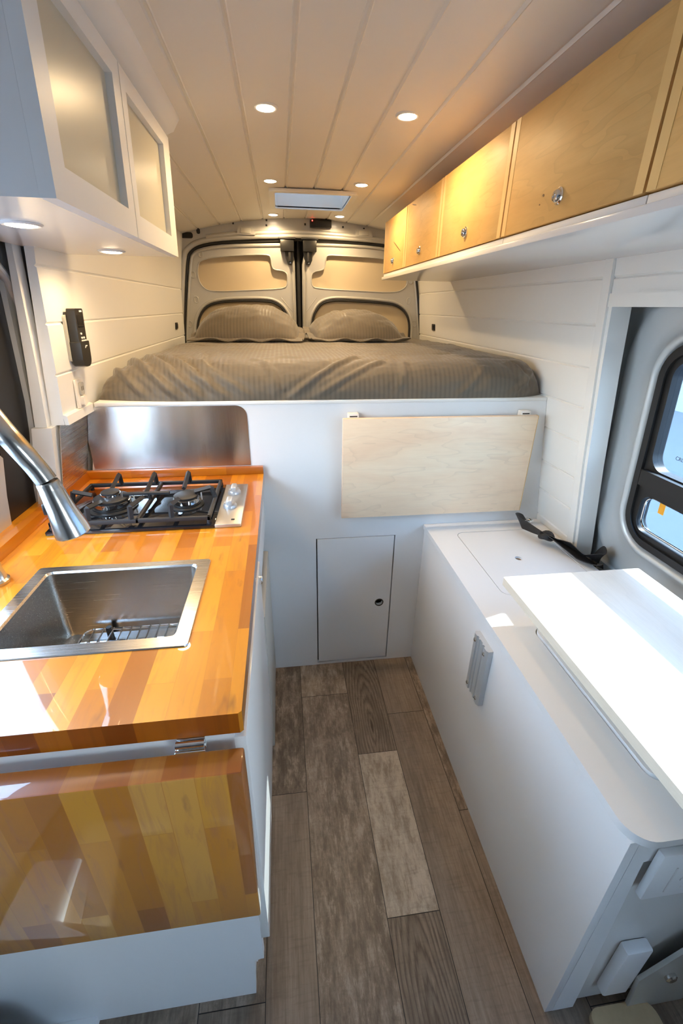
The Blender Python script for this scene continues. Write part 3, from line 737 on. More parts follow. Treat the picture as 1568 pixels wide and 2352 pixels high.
def zbed(x, y):
    best = None
    return ZB + HT - .012*max(0, y-1.9)
def pillow(cx, cy, w, d, h, rot, tilt, seed, label):
    n = 44; root = thing('pillow', label, 'pillow', (cx, cy, zbed(cx, cy)), 'striped pillows at the rear doors')
    Rz = Matrix.Rotation(rot, 4, 'Z'); Rx = Matrix.Rotation(tilt, 4, 'X')
    T = Matrix.Translation((cx, cy, zbed(cx, cy)+.006+abs(math.sin(tilt))*d*.5)) @ Rz @ Rx
    V_ = []; F_ = []; S_ = []
    def shp(u, v, up):
        # u,v in -1..1 : rounded-square pillow with pinched corners
        pin = 1-.055*(abs(u*v))**1.5
        edge = (1-abs(u)**2.6)*(1-abs(v)**2.6)
        hh = h*(max(0, edge))**.62
        x = u*w/2*(pin + .03*abs(v)**3*0); y = v*d/2*pin
        wr = .0075*fbm((u*2.2+seed, v*2.2, seed*3.1)) + .004*fbm((u*6+seed, v*6, seed))
        return (x, y, (.54*hh*2+.012+wr*min(1, edge*4)) if up else max(.0, .006-.002*hh))
    for up in (True, False):
        o = len(V_)
        for j in range(n+1):
            for i in range(n+1):
                u, v = -1+2*i/n, -1+2*j/n
                u = math.copysign(1-(1-abs(u))**1.5, u); v = math.copysign(1-(1-abs(v))**1.5, v)
                p = T @ Vector(shp(u, v, up)); V_.append(p); S_.append(u*w/2+cx)
        for j in range(n):
            for i in range(n):
                a = o+j*(n+1)+i; q = (a, a+1, a+n+2, a+n+1); F_.append(q if up else q[::-1])
    b_ = MB(); b_.add(V_, F_); c = obj('case', b_, M_linen, root, angle=180)
    at = c.data.attributes.new('stripe', 'FLOAT', 'POINT'); at.data.foreach_set('value', S_)
    # flange hem round the case
    fl = MB(); path = []
    for k in range(121):
        t = k/120*4; sd = int(t) % 4; q = -1+2*(t-int(t))
        u, v = [(q, -1), (1, q), (-q, 1), (-1, -q)][sd]
        pin = 1-.055*(abs(u*v))**1.5
        path.append((u*w/2*pin, v*d/2*pin, u, v))
    vs2 = []; st2 = []
    for (x, y, u, v) in path:
        wv = .004*math.sin(x*38+seed)+.004*math.sin(y*45+seed*2)
        for (g, zz) in ((-.012, .013), (.012, .012+wv), (.032, .008+wv*1.8), (.032, .004+wv*1.8), (.010, .004)):
            L = math.hypot(u/w, v/d)*1.0; ox = (1 if abs(u) > .999 else 0)*math.copysign(1, u); oy = (1 if abs(v) > .999 else 0)*math.copysign(1, v)
            vs2.append(T @ Vector((x+ox*g, y+oy*g, zz))); st2.append(x+cx)
    fs2 = [(k*5+m_, k*5+(m_+1) % 5, (k+1)*5+(m_+1) % 5, (k+1)*5+m_) for k in range(120) for m_ in range(5)]
    fl.add(vs2, fs2); h_ = obj('hem', fl, M_linen, root, angle=60)
    at = h_.data.attributes.new('stripe', 'FLOAT', 'POINT'); at.data.foreach_set('value', st2)
    return root
pillow(-.166, 2.62, .54, .40, .120, math.radians(-3), math.radians(7), 1.7, 'striped grey brown pillow before the rear door with the left latch, plumper one')
pillow(.412, 2.63, .49, .40, .105, math.radians(4), math.radians(6), 5.2, 'striped grey brown pillow before the right rear door, its flange folded up')

# ------------------------------------------------------------------ ceiling lights
def ceiling_light(x, y, z, label, name='ceiling_light', group='recessed ceiling lights', r=.0235, power=10):
    t = thing(name, label, 'light', (x, y, z), group)
    obj('trim_ring', MB().lathe([(r*1.35, .004), (r*1.35, -.001), (r*1.2, -.0035), (r*1.0, -.003), (r*.98, .003)], (x, y, z), seg=36), M_white, t)
    obj('lens', MB().lathe([(r*.97, .002), (r*.97, -.0032), (r*.8, -.0045)], (x, y, z), seg=36), M_lens, t)
    l = bpy.data.lights.new('led_lamp', 'SPOT'); l.energy = power; l.color = (1.0, .70, .36); l.spot_size = math.radians(168); l.spot_blend = .6; l.shadow_soft_size = .02
    lo_ = bpy.data.objects.new('led_lamp', l); COL.objects.link(lo_); lo_.parent = t; lo_.location = (0, 0, -.012)
    return t
LP = 4.0
ceiling_light(-.0125, 1.452, zceil(-.01), 'round ceiling light nearest the camera, on the kitchen side', power=LP)
ceiling_light(.356, 1.442, zceil(.356), 'round ceiling light nearest the camera, on the wood cabinet side', power=LP)
ceiling_light(-.014, 2.175, zceil(-.01), 'round ceiling light just before the roof vent, kitchen side', power=LP)
ceiling_light(.358, 2.165, zceil(.358), 'round ceiling light just before the roof vent, wood cabinet side', power=LP)
ceiling_light(-.011, 2.90, zceil(-.01), 'round ceiling light behind the roof vent above the left latch', power=LP)
ceiling_light(.356, 2.87, zceil(.356), 'round ceiling light behind the roof vent beside the black box', power=LP)

# ------------------------------------------------------------------ left upper cabinet
lc = thing('wall_cabinet', 'white wall cabinet with two frosted panel doors above the counter', 'cabinet', (-.42, 1.08, 1.57))
CF, CY0, CY1, CZ0, CZ1 = -.275, .713, 1.462, 1.570, 1.845
tilt = .045
def cxf(z): return CF + (z-CZ0)*tilt
body = MB().plate([(cxf(CZ0)-.0202, CZ0), (cxf(CZ1)-.0202, CZ1), (-.60, CZ1), (-.60, CZ0)], [], yz, CY0, CY1); obj('carcass', body, M_gloss, lc)
def cpl(u, v, a): return (cxf(v)-a, u, v)
for (ya, yb, wa, wb, wc, wd) in ((CY0, 1.070, .757, 1.030, 1.612, 1.805), (1.074, CY1, 1.105, 1.395, 1.612, 1.805)):
    d_ = obj('door', MB().plate([(ya, CZ0), (yb, CZ0), (yb, CZ1-.01), (ya, CZ1-.01)], [[(wa, wc), (wb, wc), (wb, wd), (wa, wd)]], cpl, .0, .020), M_white, lc)
    obj('frosted_panel', MB().plate([(wa-.006, wc-.006), (wb+.006, wc-.006), (wb+.006, wd+.006), (wa-.006, wd+.006)], [], cpl, .0125, .0165), M_frost, d_)
crown = MB().plate([(cxf(CZ1)-.018, 1.840), (cxf(CZ1)+.012, 1.852), (cxf(CZ1)+.03, 1.878), (cxf(CZ1)+.03, 1.90), (cxf(CZ1)-.05, 1.89)], [], yz, .4, 1.478); obj('crown_moulding', crown, M_white, lc)
for (x, y, lb) in ((-.426, .935, 'round light under the wall cabinet, nearer the camera'), (-.415, 1.345, 'round light under the wall cabinet, nearer the bed')):
    ceiling_light(x, y, CZ0, lb, 'under_cabinet_light', 'lights under the wall cabinet', .024, 2.2)

# ------------------------------------------------------------------ right upper cabinets (maple), white ledge
RF, RZ0, RZ1 = .530, 1.602, 1.821
def upper_unit(y0, y1, label, first=None):
    t = thing('upper_cabinet', label, 'cabinet', (RF, y0, RZ0), 'maple upper cabinets')
    L = y1-y0
    obj('carcass', MB().box(RF+.019, xr(1.7)-.005, y0+.0015, y1-.0015, RZ0, RZ1-.004), M_maple_y, t)
    d = obj('door', MB().box(RF, RF+.018, y0+.002, y1-.002, RZ0+.002, RZ1, .0015), M_maple_y, t)
    for (a, b) in ((y0+.0022, y0+.021), (y1-.021, y1-.0022)):
        obj('edge_band', MB().box(RF-.0006, RF+.0002, a, b, RZ0+.0025, RZ1-.0005), M_band, d)
    ky, kz = y0+L*.50, RZ0+.041
    kb = obj('knob', MB().lathe([(.0145, 0), (.0145, .002), (.0125, .0035), (.0115, .0035), (.0105, .008), (.0085, .010), (.004, .0105), (.0035, .0085), (.001, .0085)], (RF, ky, kz), (-1, 0, 0), 32), M_chrome, d)
    return t
cabs = [(.248, .702, 'maple upper cabinet nearest the camera, cut off by the picture edge'),
        (.704, 1.158, 'big maple upper cabinet with a small dark wood knot left of its knob'),
        (1.160, 1.618, 'maple upper cabinet between the knotted one and the two small rear ones'),
        (1.620, 2.052, 'maple upper cabinet second from the rear doors, with a dark mark at its top'),
        (2.054, 2.462, 'maple upper cabinet nearest the rear doors, with a dark streak across it')]
units = [upper_unit(*c) for c in cabs]
# knots and streaks of the veneer, inlaid
M_knot = mat('dark_knot', (.16, .065, .015), .5)
def mark(u, y, z, a, b, ang):
    pts_ = [(y+a*math.cos(t*PI/8)*math.cos(ang)-b*math.sin(t*PI/8)*math.sin(ang), z+a*math.cos(t*PI/8)*math.sin(ang)+b*math.sin(t*PI/8)*math.cos(ang)) for t in range(16)]
    door = [c for c in units[u].children if c.name.startswith('door')][0]
    obj('veneer_knot', MB().plate(pts_, [], lambda p, q, w: (w, p, q), RF-.0005, RF+.0003), M_knot, door)
mark(1, .990, 1.655, .0035, .0022, .3); mark(1, .999, 1.641, .0018, .0012, 0)
mark(4, 2.20, 1.695, .075, .0022, .35); mark(3, 1.955, 1.806, .030, .0022, .2)
lg = thing('cabinet_ledge', 'white ledge board running under the maple upper cabinets', 'ledge', (RF, 1.3, 1.575))
obj('board', MB().box(RF-.006, xr(1.58)+.002, .20, 2.468, 1.575, 1.588, .0015), M_gloss, lg)
for (a, b) in ((.20, .698), (.700, 1.150), (1.152, 2.468)):
    obj('face_strip', MB().box(RF+.004, RF+.016, a, b, 1.5885, RZ0-.0005, .0008), M_white, lg)
obj('back_filler', MB().box(RF+.02, xr(1.6)+.0, .20, 2.466, 1.5885, RZ0-.0005), M_white, lg)

# ------------------------------------------------------------------ things on the walls
rm = thing('remote_control', 'black fan remote in a holder on the white left wall', 'remote', (-.60, 1.41, 1.36))
def wl_pt(y, z, a): return (xl(z)+a, y, z)
cr = MB().plate(rrect(1.377, 1.437, 1.284, 1.352, [.004, .004, .022, .022], 5), [], lambda u, v, a: wl_pt(u, v, a), .006, .036); hold = obj('holder', cr, M_blackp, rm)
obj('holder_backplate', MB().plate(rrect(1.372, 1.428, 1.30, 1.42, .008, 4), [], lambda u, v, a: wl_pt(u, v, a), .0005, .007), M_fridge, rm)
bd = obj('body', MB().plate(rrect(1.380, 1.434, 1.288, 1.436, [.006, .006, .02, .02], 5), [], lambda u, v, a: wl_pt(u, v, a), .010, .032), M_blackp, rm)
obj('screen', MB().plate([(1.388, 1.388), (1.426, 1.388), (1.426, 1.420), (1.388, 1.420)], [], lambda u, v, a: wl_pt(u, v, a), .0318, .0328), M_bglass, bd)
for (y, z) in ((1.399, 1.372), (1.401, 1.361), (1.415, 1.361), (1.401, 1.350+.003), (1.413, 1.353), (1.424, 1.353)):
    obj('button', MB().plate(rrect(y-.004, y+.004, z-.0026, z+.0026, .002, 3), [], lambda u, v, a: wl_pt(u, v, a), .0315, .0338), M_mark, bd)
obj('printed_mark', MB().plate([(1.409, 1.427), (1.426, 1.427), (1.426, 1.4315), (1.409, 1.4315)], [], lambda u, v, a: wl_pt(u, v, a), .0318, .0324), M_mark, bd)
obj('printed_mark', MB().plate([(1.404, 1.334), (1.407, 1.334), (1.412, 1.338), (1.420, 1.338), (1.420, 1.341), (1.408, 1.341)], [], lambda u, v, a: wl_pt(u, v, a), .0358, .0364), M_mark, hold)
sw = thing('switch_plate', 'white rocker switch plate beside the black remote', 'switch', (-.60, 1.475, 1.34))
obj('plate', MB().plate(rrect(1.452, 1.508, 1.282, 1.396, .004, 3), [], lambda u, v, a: wl_pt(u, v, a), .0005, .006), M_plate, sw)
for z in (1.313, 1.340, 1.366): obj('rocker', MB().plate(rrect(1.470, 1.490, z-.011, z+.011, .002, 3), [], lambda u, v, a: wl_pt(u, v, a), .0055, .0085), M_plate, sw)
ou = thing('power_outlet', 'white power outlet low on the left wall beneath the remote', 'outlet', (-.61, 1.41, 1.21))
pl = obj('plate', MB().plate(rrect(1.374, 1.426, 1.168, 1.250, .004, 3), [], lambda u, v, a: wl_pt(u, v, a), .0005, .006), M_plate, ou)
obj('receptacle', MB().plate(rrect(1.388, 1.414, 1.205, 1.240, .006, 3), [], lambda u, v, a: wl_pt(u, v, a), .0055, .012), M_fridge, ou)
obj('rocker', MB().plate(rrect(1.390, 1.412, 1.176, 1.202, .003, 3), [], lambda u, v, a: wl_pt(u, v, a), .0055, .016), M_plate, ou)
for k, y in enumerate((1.396, 1.406)): obj('slot', MB().plate([(y-.0015, 1.217), (y+.0015, 1.217), (y+.0015, 1.229), (y-.0015, 1.229)], [], lambda u, v, a: wl_pt(u, v, a), .0118, .0123), M_blackp, ou)
def usb(name, xf, y, z, sg, label):
    t = thing(name, label, 'socket', (xf(z), y, z), 'usb sockets at the bed head')
    fn = lambda u, v, a: (xf(v)-sg*a, u, v)
    obj('faceplate', MB().plate(rrect(y-.024, y+.024, z-.018, z+.018, .006, 4), [], fn, .0005, .006), M_blackp, t)
    obj('cover', MB().plate(rrect(y-.015, y+.015, z-.011, z+.011, .004, 4), [], fn, .0055, .009), M_dark_trim, t)
usb('usb_socket', xl, 2.80, 1.338, -1, 'small black socket on the left wall beside the pillow')
usb('usb_socket', xr, 2.735, 1.345, 1, 'small black socket on the right wall beside the pillow')

# ------------------------------------------------------------------ kitchen: base cabinet, counter, splash
KX = -.080
kc = thing('kitchen_base_cabinet', 'white kitchen base cabinet under the wooden counter', 'cabinet', (-.4, .75, 0))
obj('end_panel', MB().plate([(-.70, .0), (-.135, .0), (-.122, .0), (-.114, .158), (-.100, .164), (-.094, .164), (-.094, .878), (-.66, .878)], [], yz, .458, .476), M_mel, kc)
obj('carcass', MB().box(-.64, -.112, .477, 1.045, .10, .70), M_mel, kc)
obj('plinth', MB().box(-.64, -.124, .478, 1.045, 0.0, .099), M_mel, kc)
obj('top_rail', MB().box(-.140, -.098, .477, 1.462, .70, .878), M_mel, kc)
kd = obj('door', MB().box(-.096, -.0765, .4585, .955, .252, .868, .0015), M_gloss, kc)
obj('latch_knob', MB().lathe([(.011, 0), (.011, .003), (.008, .006), (.002, .007)], (-.0765, .925, .832), (1, 0, 0), 20), M_chrome, kd)
obj('side_panel', MB().box(-.104, -.086, .958, 1.462, .72, .878, .001), M_mel, kc)
fg = thing('fridge', 'warm grey under-counter fridge behind the white kitchen door', 'fridge', (-.3, 1.27, 0))
obj('body', MB().box(-.60, -.112, 1.07, 1.46, .02, .60, .003), M_fridge, fg)
fd = obj('door', MB().box(-.1115, -.082, 1.066, 1.462, .03, .604, .004), M_fridge, fg)
obj('hinge_cap', MB().box(-.110, -.088, 1.066, 1.09, .6045, .612, .002), M_chrome, fg)
obj('foot', MB().box(-.58, -.12, 1.08, 1.45, 0, .0195), M_dark_trim, fg)

CT = .92
ct = thing('countertop', 'glossy orange butcher block countertop with raised back lip', 'countertop', (-.4, .95, CT))
SX0, SX1, SY0, SY1 = -.545, -.180, .603, .889
hole = rrect(SX0+.015, SX1-.015, SY0+.015, SY1-.015, .02, 4)
top_out = [(-.735, .456), (-.084, .456), (-.079, .460), (-.079, 1.466), (-.735, 1.466)]
obj('slab', MB().plate(top_out, [hole], lambda u, v, a: (u, v, a), CT-.040, CT), M_butch, ct)
# the long edge nosing of the aisle side is eased
obj('back_lip', MB().box(-.655, -.079, 1.447, 1.4665, CT+.0005, CT+.026, .0015), butcher('butcher_block_lip', 'x', 'z'), ct)
obj('side_lip', MB().plate([(-.668, CT+.0005), (-.646, CT+.0005), (-.650, CT+.026), (-.672, CT+.026)], [], yz, .456, 1.4465), butcher('butcher_block_side_lip', 'y', 'z'), ct)

# drop-down leaf at the counter's end, hanging
lf = thing('counter_leaf', 'glossy butcher block leaf folded down at the end of the counter', 'counter leaf', (-.4, .42, .87))
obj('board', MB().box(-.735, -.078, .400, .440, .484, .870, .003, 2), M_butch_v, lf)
for x in (-.155, -.60):
    hb = obj('folding_bracket', MB().box(x-.022, x+.022, .441, .4575, .845, .868, .002), M_chrome, lf)
    obj('bracket_pin', MB().tube([(x-.020, .449, .8745), (x+.020, .449, .8745)], .0055, 12), M_chrome, hb)
    obj('bracket_plate', MB().box(x-.02, x+.02, .4545, .4577, .8685, .879, .001), M_steel, hb)

# steel splash plates
bs = tag(obj('backsplash', MB().plate(rrect(-.632, -.121, .9475, 1.1535, [.035, .002, .002, .002], 6), [], yz, 1.4655, 1.4675), M_splash), 'brushed steel backsplash sheet with rounded corner behind the hob', 'backsplash')
sb = tag(obj('side_backsplash', MB().plate([(1.277, .9475), (1.463, .9475), (1.463, 1.141), (1.277, 1.141)], [], lambda u, v, a: (xl(v)+a-.010, u, v), 0, .002), M_steel_y), 'brushed steel backsplash sheet on the side wall below the white panel', 'backsplash')

# sink
sk = thing('sink', 'square drop-in stainless steel sink set in the wooden counter', 'sink', (-.36, .746, CT))
def rr3(x0, x1, y0, y1, r, z): return [(x, y, z) for x, y in rrect(x0, x1, y0, y1, r, 6)]
rim = MB().rings([rr3(SX0, SX1, SY0, SY1, .008, CT+.0005), rr3(SX0+.001, SX1-.001, SY0+.001, SY1-.001, .008, CT+.003), rr3(SX0+.024, SX1-.026, SY0+.026, SY1-.020, .012, CT+.003), rr3(SX0+.027, SX1-.029, SY0+.029, SY1-.023, .013, CT-.001)])
obj('rim', rim, M_steel, sk)
a0, a1, b0, b1 = SX0+.027, SX1-.029, SY0+.029, SY1-.023
bs_ = MB().rings([rr3(a0, a1, b0, b1, .013, CT-.001), rr3(a0, a1, b0, b1, .013, CT-.154), rr3(a0+.004, a1-.004, b0+.004, b1-.004, .016, CT-.166), rr3(a0+.018, a1-.018, b0+.018, b1-.018, .02, CT-.172)], cap1=True)
obj('basin', bs_, M_basin, sk)
obj('drain', MB().lathe([(.034, 0), (.034, .002), (.028, .003), (.026, 0.001), (.004, .0005)], ((a0+a1)/2, (b0+b1)/2, CT-.1718), seg=28), M_chrome, sk)
gr = thing('sink_grid', 'chrome wire grid lying in the bottom of the sink', 'sink grid', (-.36, .746, CT-.172))
gz = CT-.145
gm = MB(); ga0, ga1, gb0, gb1 = a0+.05, a1-.015, b0+.018, b1-.018
gm.tube([(x, y, gz) for x, y in rrect(ga0, ga1, gb0, gb1, .018, 5)], .003, 8, closed=True)
for k in range(1, 12): 
    x = ga0+(ga1-ga0)*k/12; gm.tube([(x, gb0, gz+.003), (x, gb1, gz+.003)], .0018, 6)
for k in range(1, 5):
    y = gb0+(gb1-gb0)*k/5; gm.tube([(ga0, y, gz-.002), (ga1, y, gz-.002)], .0020, 6)
obj('wires', gm, M_chrome, gr)
for x, y in ((ga0+.05, gb1), (ga1-.03, gb1), (ga0+.05, gb0), (ga1-.03, gb0)):
    obj('rubber_foot', MB().lathe([(.007, 0), (.007, .026), (.006, .032)], (x, y, CT-.172+.0008), seg=14), M_blackp, gr)

# faucet
fc_ = thing('faucet', 'brushed nickel pull-down faucet arching over the sink', 'faucet', (-.62, .835, CT))
B0 = Vector((-.612, .842, CT+.0006))
obj('base', MB().lathe([(.028, 0), (.028, .006), (.024, .010), (.021, .03), (.020, .10), (.0185, .14), (.017, .15)], B0, seg=28), M_nickel, fc_)
obj('handle', MB().tube([B0+Vector((.018, -.02, .055)), B0+Vector((.03, -.034, .062)), B0+Vector((.045, -.05, .10))], [.009, .008, .006], 12), M_nickel, fc_)
ctrl = [B0+Vector((0, 0, .14)), Vector((-.605, .838, 1.16)), Vector((-.585, .825, 1.28)), Vector((-.535, .79, 1.345)), Vector((-.475, .75, 1.322)), Vector((-.430, .72, 1.272)), Vector((-.402, .722, 1.215)), Vector((-.390, .722, 1.186))]
def catmull(P, n=8):
    out = []
    for i in range(len(P)-1):
        p0, p1, p2, p3 = P[max(i-1, 0)], P[i], P[i+1], P[min(i+2, len(P)-1)]
        for k in range(n):
            t = k/n; out.append(.5*((2*p1)+(p2-p0)*t+(2*p0-5*p1+4*p2-p3)*t*t+(3*p1-p0-3*p2+p3)*t**3))
    out.append(P[-1]); return out
obj('spout', MB().tube(catmull(ctrl), .0165, 20), M_nickel, fc_)
h0 = Vector((-.3895, .722, 1.1845)); hd = Vector((.018, 0, -.094)).normalized()
hdx = obj('spray_head', MB().tube([h0, h0+hd*.003, h0+hd*.012, h0+hd*.014, h0+hd*.05, h0+hd*.085, h0+hd*.097, h0+hd*.099], [.0165, .0175, .0175, .018, .0215, .0275, .0285, .0265], 24), M_nickel, fc_)
sp_ = hd.cross(Vector((0, 1, 0))).normalized()
if sp_.x > 0: sp_ = -sp_
obj('spray_button', MB().box(-.004, .004, -.006, .006, -.010, .010, .002, 2, Matrix.Translation(h0+hd*.045+sp_*.0225)), M_blackp, hdx)

# ------------------------------------------------------------------ gas hob
hb = thing('gas_hob', 'black glass two burner gas hob with steel control strip', 'hob', (-.36, 1.19, CT))
GX0, GX1, GY0, GY1 = -.605, -.124, 1.046, 1.334
obj('glass_top', MB().box(GX0, -.1925, GY0, GY1, CT+.0005, CT+.010, .002), M_bglass, hb)
cp = obj('control_strip', MB().box(-.192, GX1, GY0+.001, GY1-.001, CT+.0005, CT+.0105, .0015), mat('satin_steel_strip', (.60, .58, .55), .35, .85), hb)
obj('igniter_button', MB().box(-.152, -.143, 1.070, 1.077, CT+.0104, CT+.0118, .0005), M_blackp, cp)
for (x, y) in ((-.160, 1.258), (-.163, 1.158)):
    k_ = obj('knob', MB().lathe([(.0195, 0), (.0195, .006), (.017, .010), (.0155, .012), (.0155, .014)], (x, y, CT+.0108), seg=28), mat('silver_knob', (.62, .64, .67), .3, .5), hb)
    obj('grip', MB().box(-.008, .008, -.0185, .0185, 0, .016, .004, 3, Matrix.Translation((x, y, CT+.0205))), k_.data.materials[0], k_)
def burner(x, y, big):
    s = 1.62 if big else 1.18
    t = obj('burner', MB().lathe([(.040*s, 0), (.040*s, .003), (.033*s, .005), (.033*s, .009)], (x, y, CT+.0103), seg=36), M_blackp, hb)
    obj('burner_ring', MB().lathe([(.0285*s, 0), (.030*s, .002), (.030*s, .014), (.027*s, .016), (.020*s, .016)], (x, y, CT+.0193), seg=40), M_chrome, t)
    obj('burner_cap', MB().lathe([(.0275*s, 0), (.0285*s, .002), (.0285*s, .005), (.025*s, .0075), (.004, .008)], (x, y, CT+.0355), seg=36), M_iron, t)
    if big:
        obj('inner_ring', MB().lathe([(.026, 0), (.026, .009), (.022, .010)], (x, y, CT+.0436), seg=32), M_chrome, t)
        obj('inner_cap', MB().lathe([(.024, 0), (.024, .004), (.020, .006), (.003, .006)], (x, y, CT+.0536), seg=32), M_iron, t)
    obj('igniter_pin', MB().lathe([(.002, 0), (.002, .024), (.001, .026)], (x+.034*s, y+.012, CT+.0195), seg=8), M_plate, t)
burner(-.488, 1.190, True); burner(-.286, 1.185, False)
g2 = MB(); gz = CT+.026; a, b, c, d = -.592, -.2065, 1.060, 1.324
def bar(p, q, w=.005, h=.006, up=(0, 0, 1)):
    g2.tube([p, q], w*1.2, 4, up=up)
for (p, q) in (((a, c, gz), (b, c, gz)), ((a, d, gz), (b, d, gz)), ((a, c, gz), (a, d, gz)), ((b, c, gz), (b, d, gz)), ((-.385, c, gz), (-.385, d, gz))):
    pv, qv = Vector(p), Vector(q)
    x0, x1 = sorted((p[0], q[0])); y0, y1 = sorted((p[1], q[1]))
    g2.box(x0-.0045, x1+.0045, y0-.0045, y1+.0045, gz-.006, gz+.005, .0015)
for x, yc in ((-.503, 1.190), (-.40, 1.19), (-.300, 1.185)):
    r_in = .022
    for (ys, dr) in ((d, -1), (c, 1)):
        P = [(x, ys+.002*dr, gz+.002), (x, ys+.008*dr, gz+.036), (x, ys+(.092 if x != -.40 else .115)*dr, gz+.016)]
        for p, q in zip(P, P[1:]): g2.tube([p, q], .0068, 4)
for (xs, dr, yc) in ((a, 1, 1.19), (b, -1, 1.19)):
    P = [(xs, yc, gz+.002), (xs+.008*dr, yc, gz+.034), (xs+.055*dr, yc, gz+.022)]
    for p, q in zip(P, P[1:]): g2.tube([p, q], .0068, 4)
P = [(-.385, 1.19, gz+.022), (-.33, 1.188, gz+.022)]; g2.tube(P, .0055, 6); g2.tube([(-.385, 1.19, gz+.022), (-.455, 1.19, gz+.022)], .0055, 6); g2.tube([(-.385, 1.19, gz), (-.385, 1.19, gz+.022)], .0055, 6)
for x in (a, b):
    for y in (c, d): g2.lathe([(.006, 0), (.006, .010)], (x, y, CT+.0103), seg=10)
obj('pan_support', g2, M_iron, hb)

# ------------------------------------------------------------------ bench
BF, BY0, BZ = .530, .345, .683
bn = thing('bench', 'long white storage bench along the right wall', 'bench', (.78, .9, 0))
obj('front_panel', MB().box(BF, BF+.018, BY0, YB-.001, .0, BZ-.0185, .0008), M_mel, bn)
obj('end_panel', MB().box(BF+.0185, .992, BY0+.010, BY0+.026, .005, BZ-.0185), M_gloss, bn)
obj('end_frame', MB().plate([(BF+.0185, 0), (.60, 0), (.575, .60), (1.0, .60), (1.0, BZ-.019), (BF+.0185, BZ-.019)], [], yz, BY0, BY0+.0095), M_mel, bn)
topo = densify(rrect(BF-.006, .997, BY0-.012, YB-.002, [.002, .002, .045, .01], 8), .3)
L1 = rrect(.622, .955, .985, 1.385, .03, 6); L2 = rrect(.628, .955, .420, .842, .03, 6)
obj('top', MB().plate(topo, [L1, L2], lambda u, v, a: (u, v, a), BZ-.018, BZ), M_mel, bn)
hole1 = [(.772+.0125*math.cos(k*PI/12), 1.184+.0125*math.sin(k*PI/12)) for k in range(24)]
ld = obj('lid', MB().plate(offset_poly(L1, -.0026), [hole1], lambda u, v, a: (u, v, a), BZ-.0175, BZ-.0004), M_mel, bn)
obj('finger_hole_lining', MB().tube([(x, y, BZ-.010) for x, y in hole1], .0018, 8, closed=True), mat('raw_wood', (.40, .22, .10), .7), ld)
obj('lid', MB().plate(offset_poly(L2, -.0030), [], lambda u, v, a: (u, v, a), BZ-.010, BZ+.0065), M_mel, bn)
obj('back_rail', MB().box(BF+.02, .985, BY0+.03, YB-.002, .45, .50), M_gap, bn)
# control panel on the bench end, lower vent box
bx = thing('control_box', 'pale blue grey panel with small markings on the bench end', 'control box', (.68, .335, .58))
obj('case', MB().box(.588, .80, .330, .3445, .505, .640, .003), M_mel, bx)
obj('groove', MB().box(.625, .628, .3288, .3303, .525, .60), M_mark, bx)
for (u, v) in ((.650, .605), (.656, .588), (.668, .592), (.650, .560), (.668, .566), (.66, .535)): obj('marking', MB().box(u-.004, u+.004, .3290, .3303, v-.003, v+.003), M_mark, bx)
vb = tag(obj('vent_box', MB().box(.640, .70, .331, .3545, .08, .275, .005), M_mel), 'small upright white box low on the shaded bench end', 'box')
sl = thing('door_sill_plate', 'grey metal plate with a bolt at the door step', 'plate', (.80, .30, 0))
obj('plate', MB().plate([(.715, .02), (.80, -.09), (.99, .20), (.99, .45), (.83, .35), (.70, .155)], [], yz, .325, .333), M_fridge, sl)
obj('bolt', MB().lathe([(.013, 0), (.013, .006), (.009, .009), (.002, .009)], (.772, .3248, .155), (0, -1, 0), 20), M_nickel, sl)
st = thing('step_cover', 'tan rounded step cover on the floor at the bench end', 'step', (.70, .25, 0))
obj('tread', MB().plate(rrect(.622, .775, -.10, .332, [.03, .02, .01, .01], 6), [], lambda u, v, a: (u, v, a), .0008, .022), M_step, st)

# aluminium bracket on bench front
br = thing('table_bracket', 'aluminium table mounting bracket screwed to the bench front', 'bracket', (BF, .875, .52))
ap = [(0, 0), (0, -.014), (.006, -.018), (.020, -.018), (.0215, -.014), (.028, -.014), (.0295, -.017), (.034, -.017), (.0355, -.014), (.050, -.014), (.0515, -.017), (.056, -.017), (.0575, -.014), (.065, -.014), (.0665, -.018), (.080, -.018), (.086, -.014), (.086, 0)]
obj('rail', MB().plate([(.833+y, BF-.0005+x) for y, x in ap], [], lambda u, v, a: (v, u, a), .418, .618), M_alu, br)
for y, z in ((.847, .600), (.905, .600), (.847, .436), (.905, .436)):
    obj('screw', MB().lathe([(.006, 0), (.006, .002), (.003, .004), (.001, .004)], (BF-.0185, y, z), (-1, 0, 0), 14), M_nickel, br)

# seat belt strap on the bench
sbt = thing('seat_belt', 'knotted black webbing strap with a ring on the bench by the door', 'strap', (.95, 1.25, .69))
def ribbon(P, w, tw, th=.0022):
    pts_ = catmull([Vector(p) for p in P], 8); n = len(pts_); vs_ = []
    for i, p in enumerate(pts_):
        t = (pts_[min(i+1, n-1)]-pts_[max(i-1, 0)]).normalized()
        k = i/(n-1)*(len(tw)-1); a_ = tw[int(k)]+(tw[min(int(k)+1, len(tw)-1)]-tw[int(k)])*(k-int(k))
        side = t.cross(Vector((0, 0, 1))).normalized(); upv = side.cross(t)
        s_ = side*math.cos(a_)+upv*math.sin(a_); nrm = t.cross(s_)
        for (q, r_) in ((-1, 1), (1, 1), (1, -1), (-1, -1)): vs_.append(p+s_*q*w/2+nrm*r_*th/2)
    m_ = MB(); m_.add(vs_, [(i*4+k, i*4+(k+1) % 4, (i+1)*4+(k+1) % 4, (i+1)*4+k) for i in range(n-1) for k in range(4)] + [(3, 2, 1, 0), tuple((n-1)*4+k for k in range(4))])
    return m_
z0 = BZ+.004
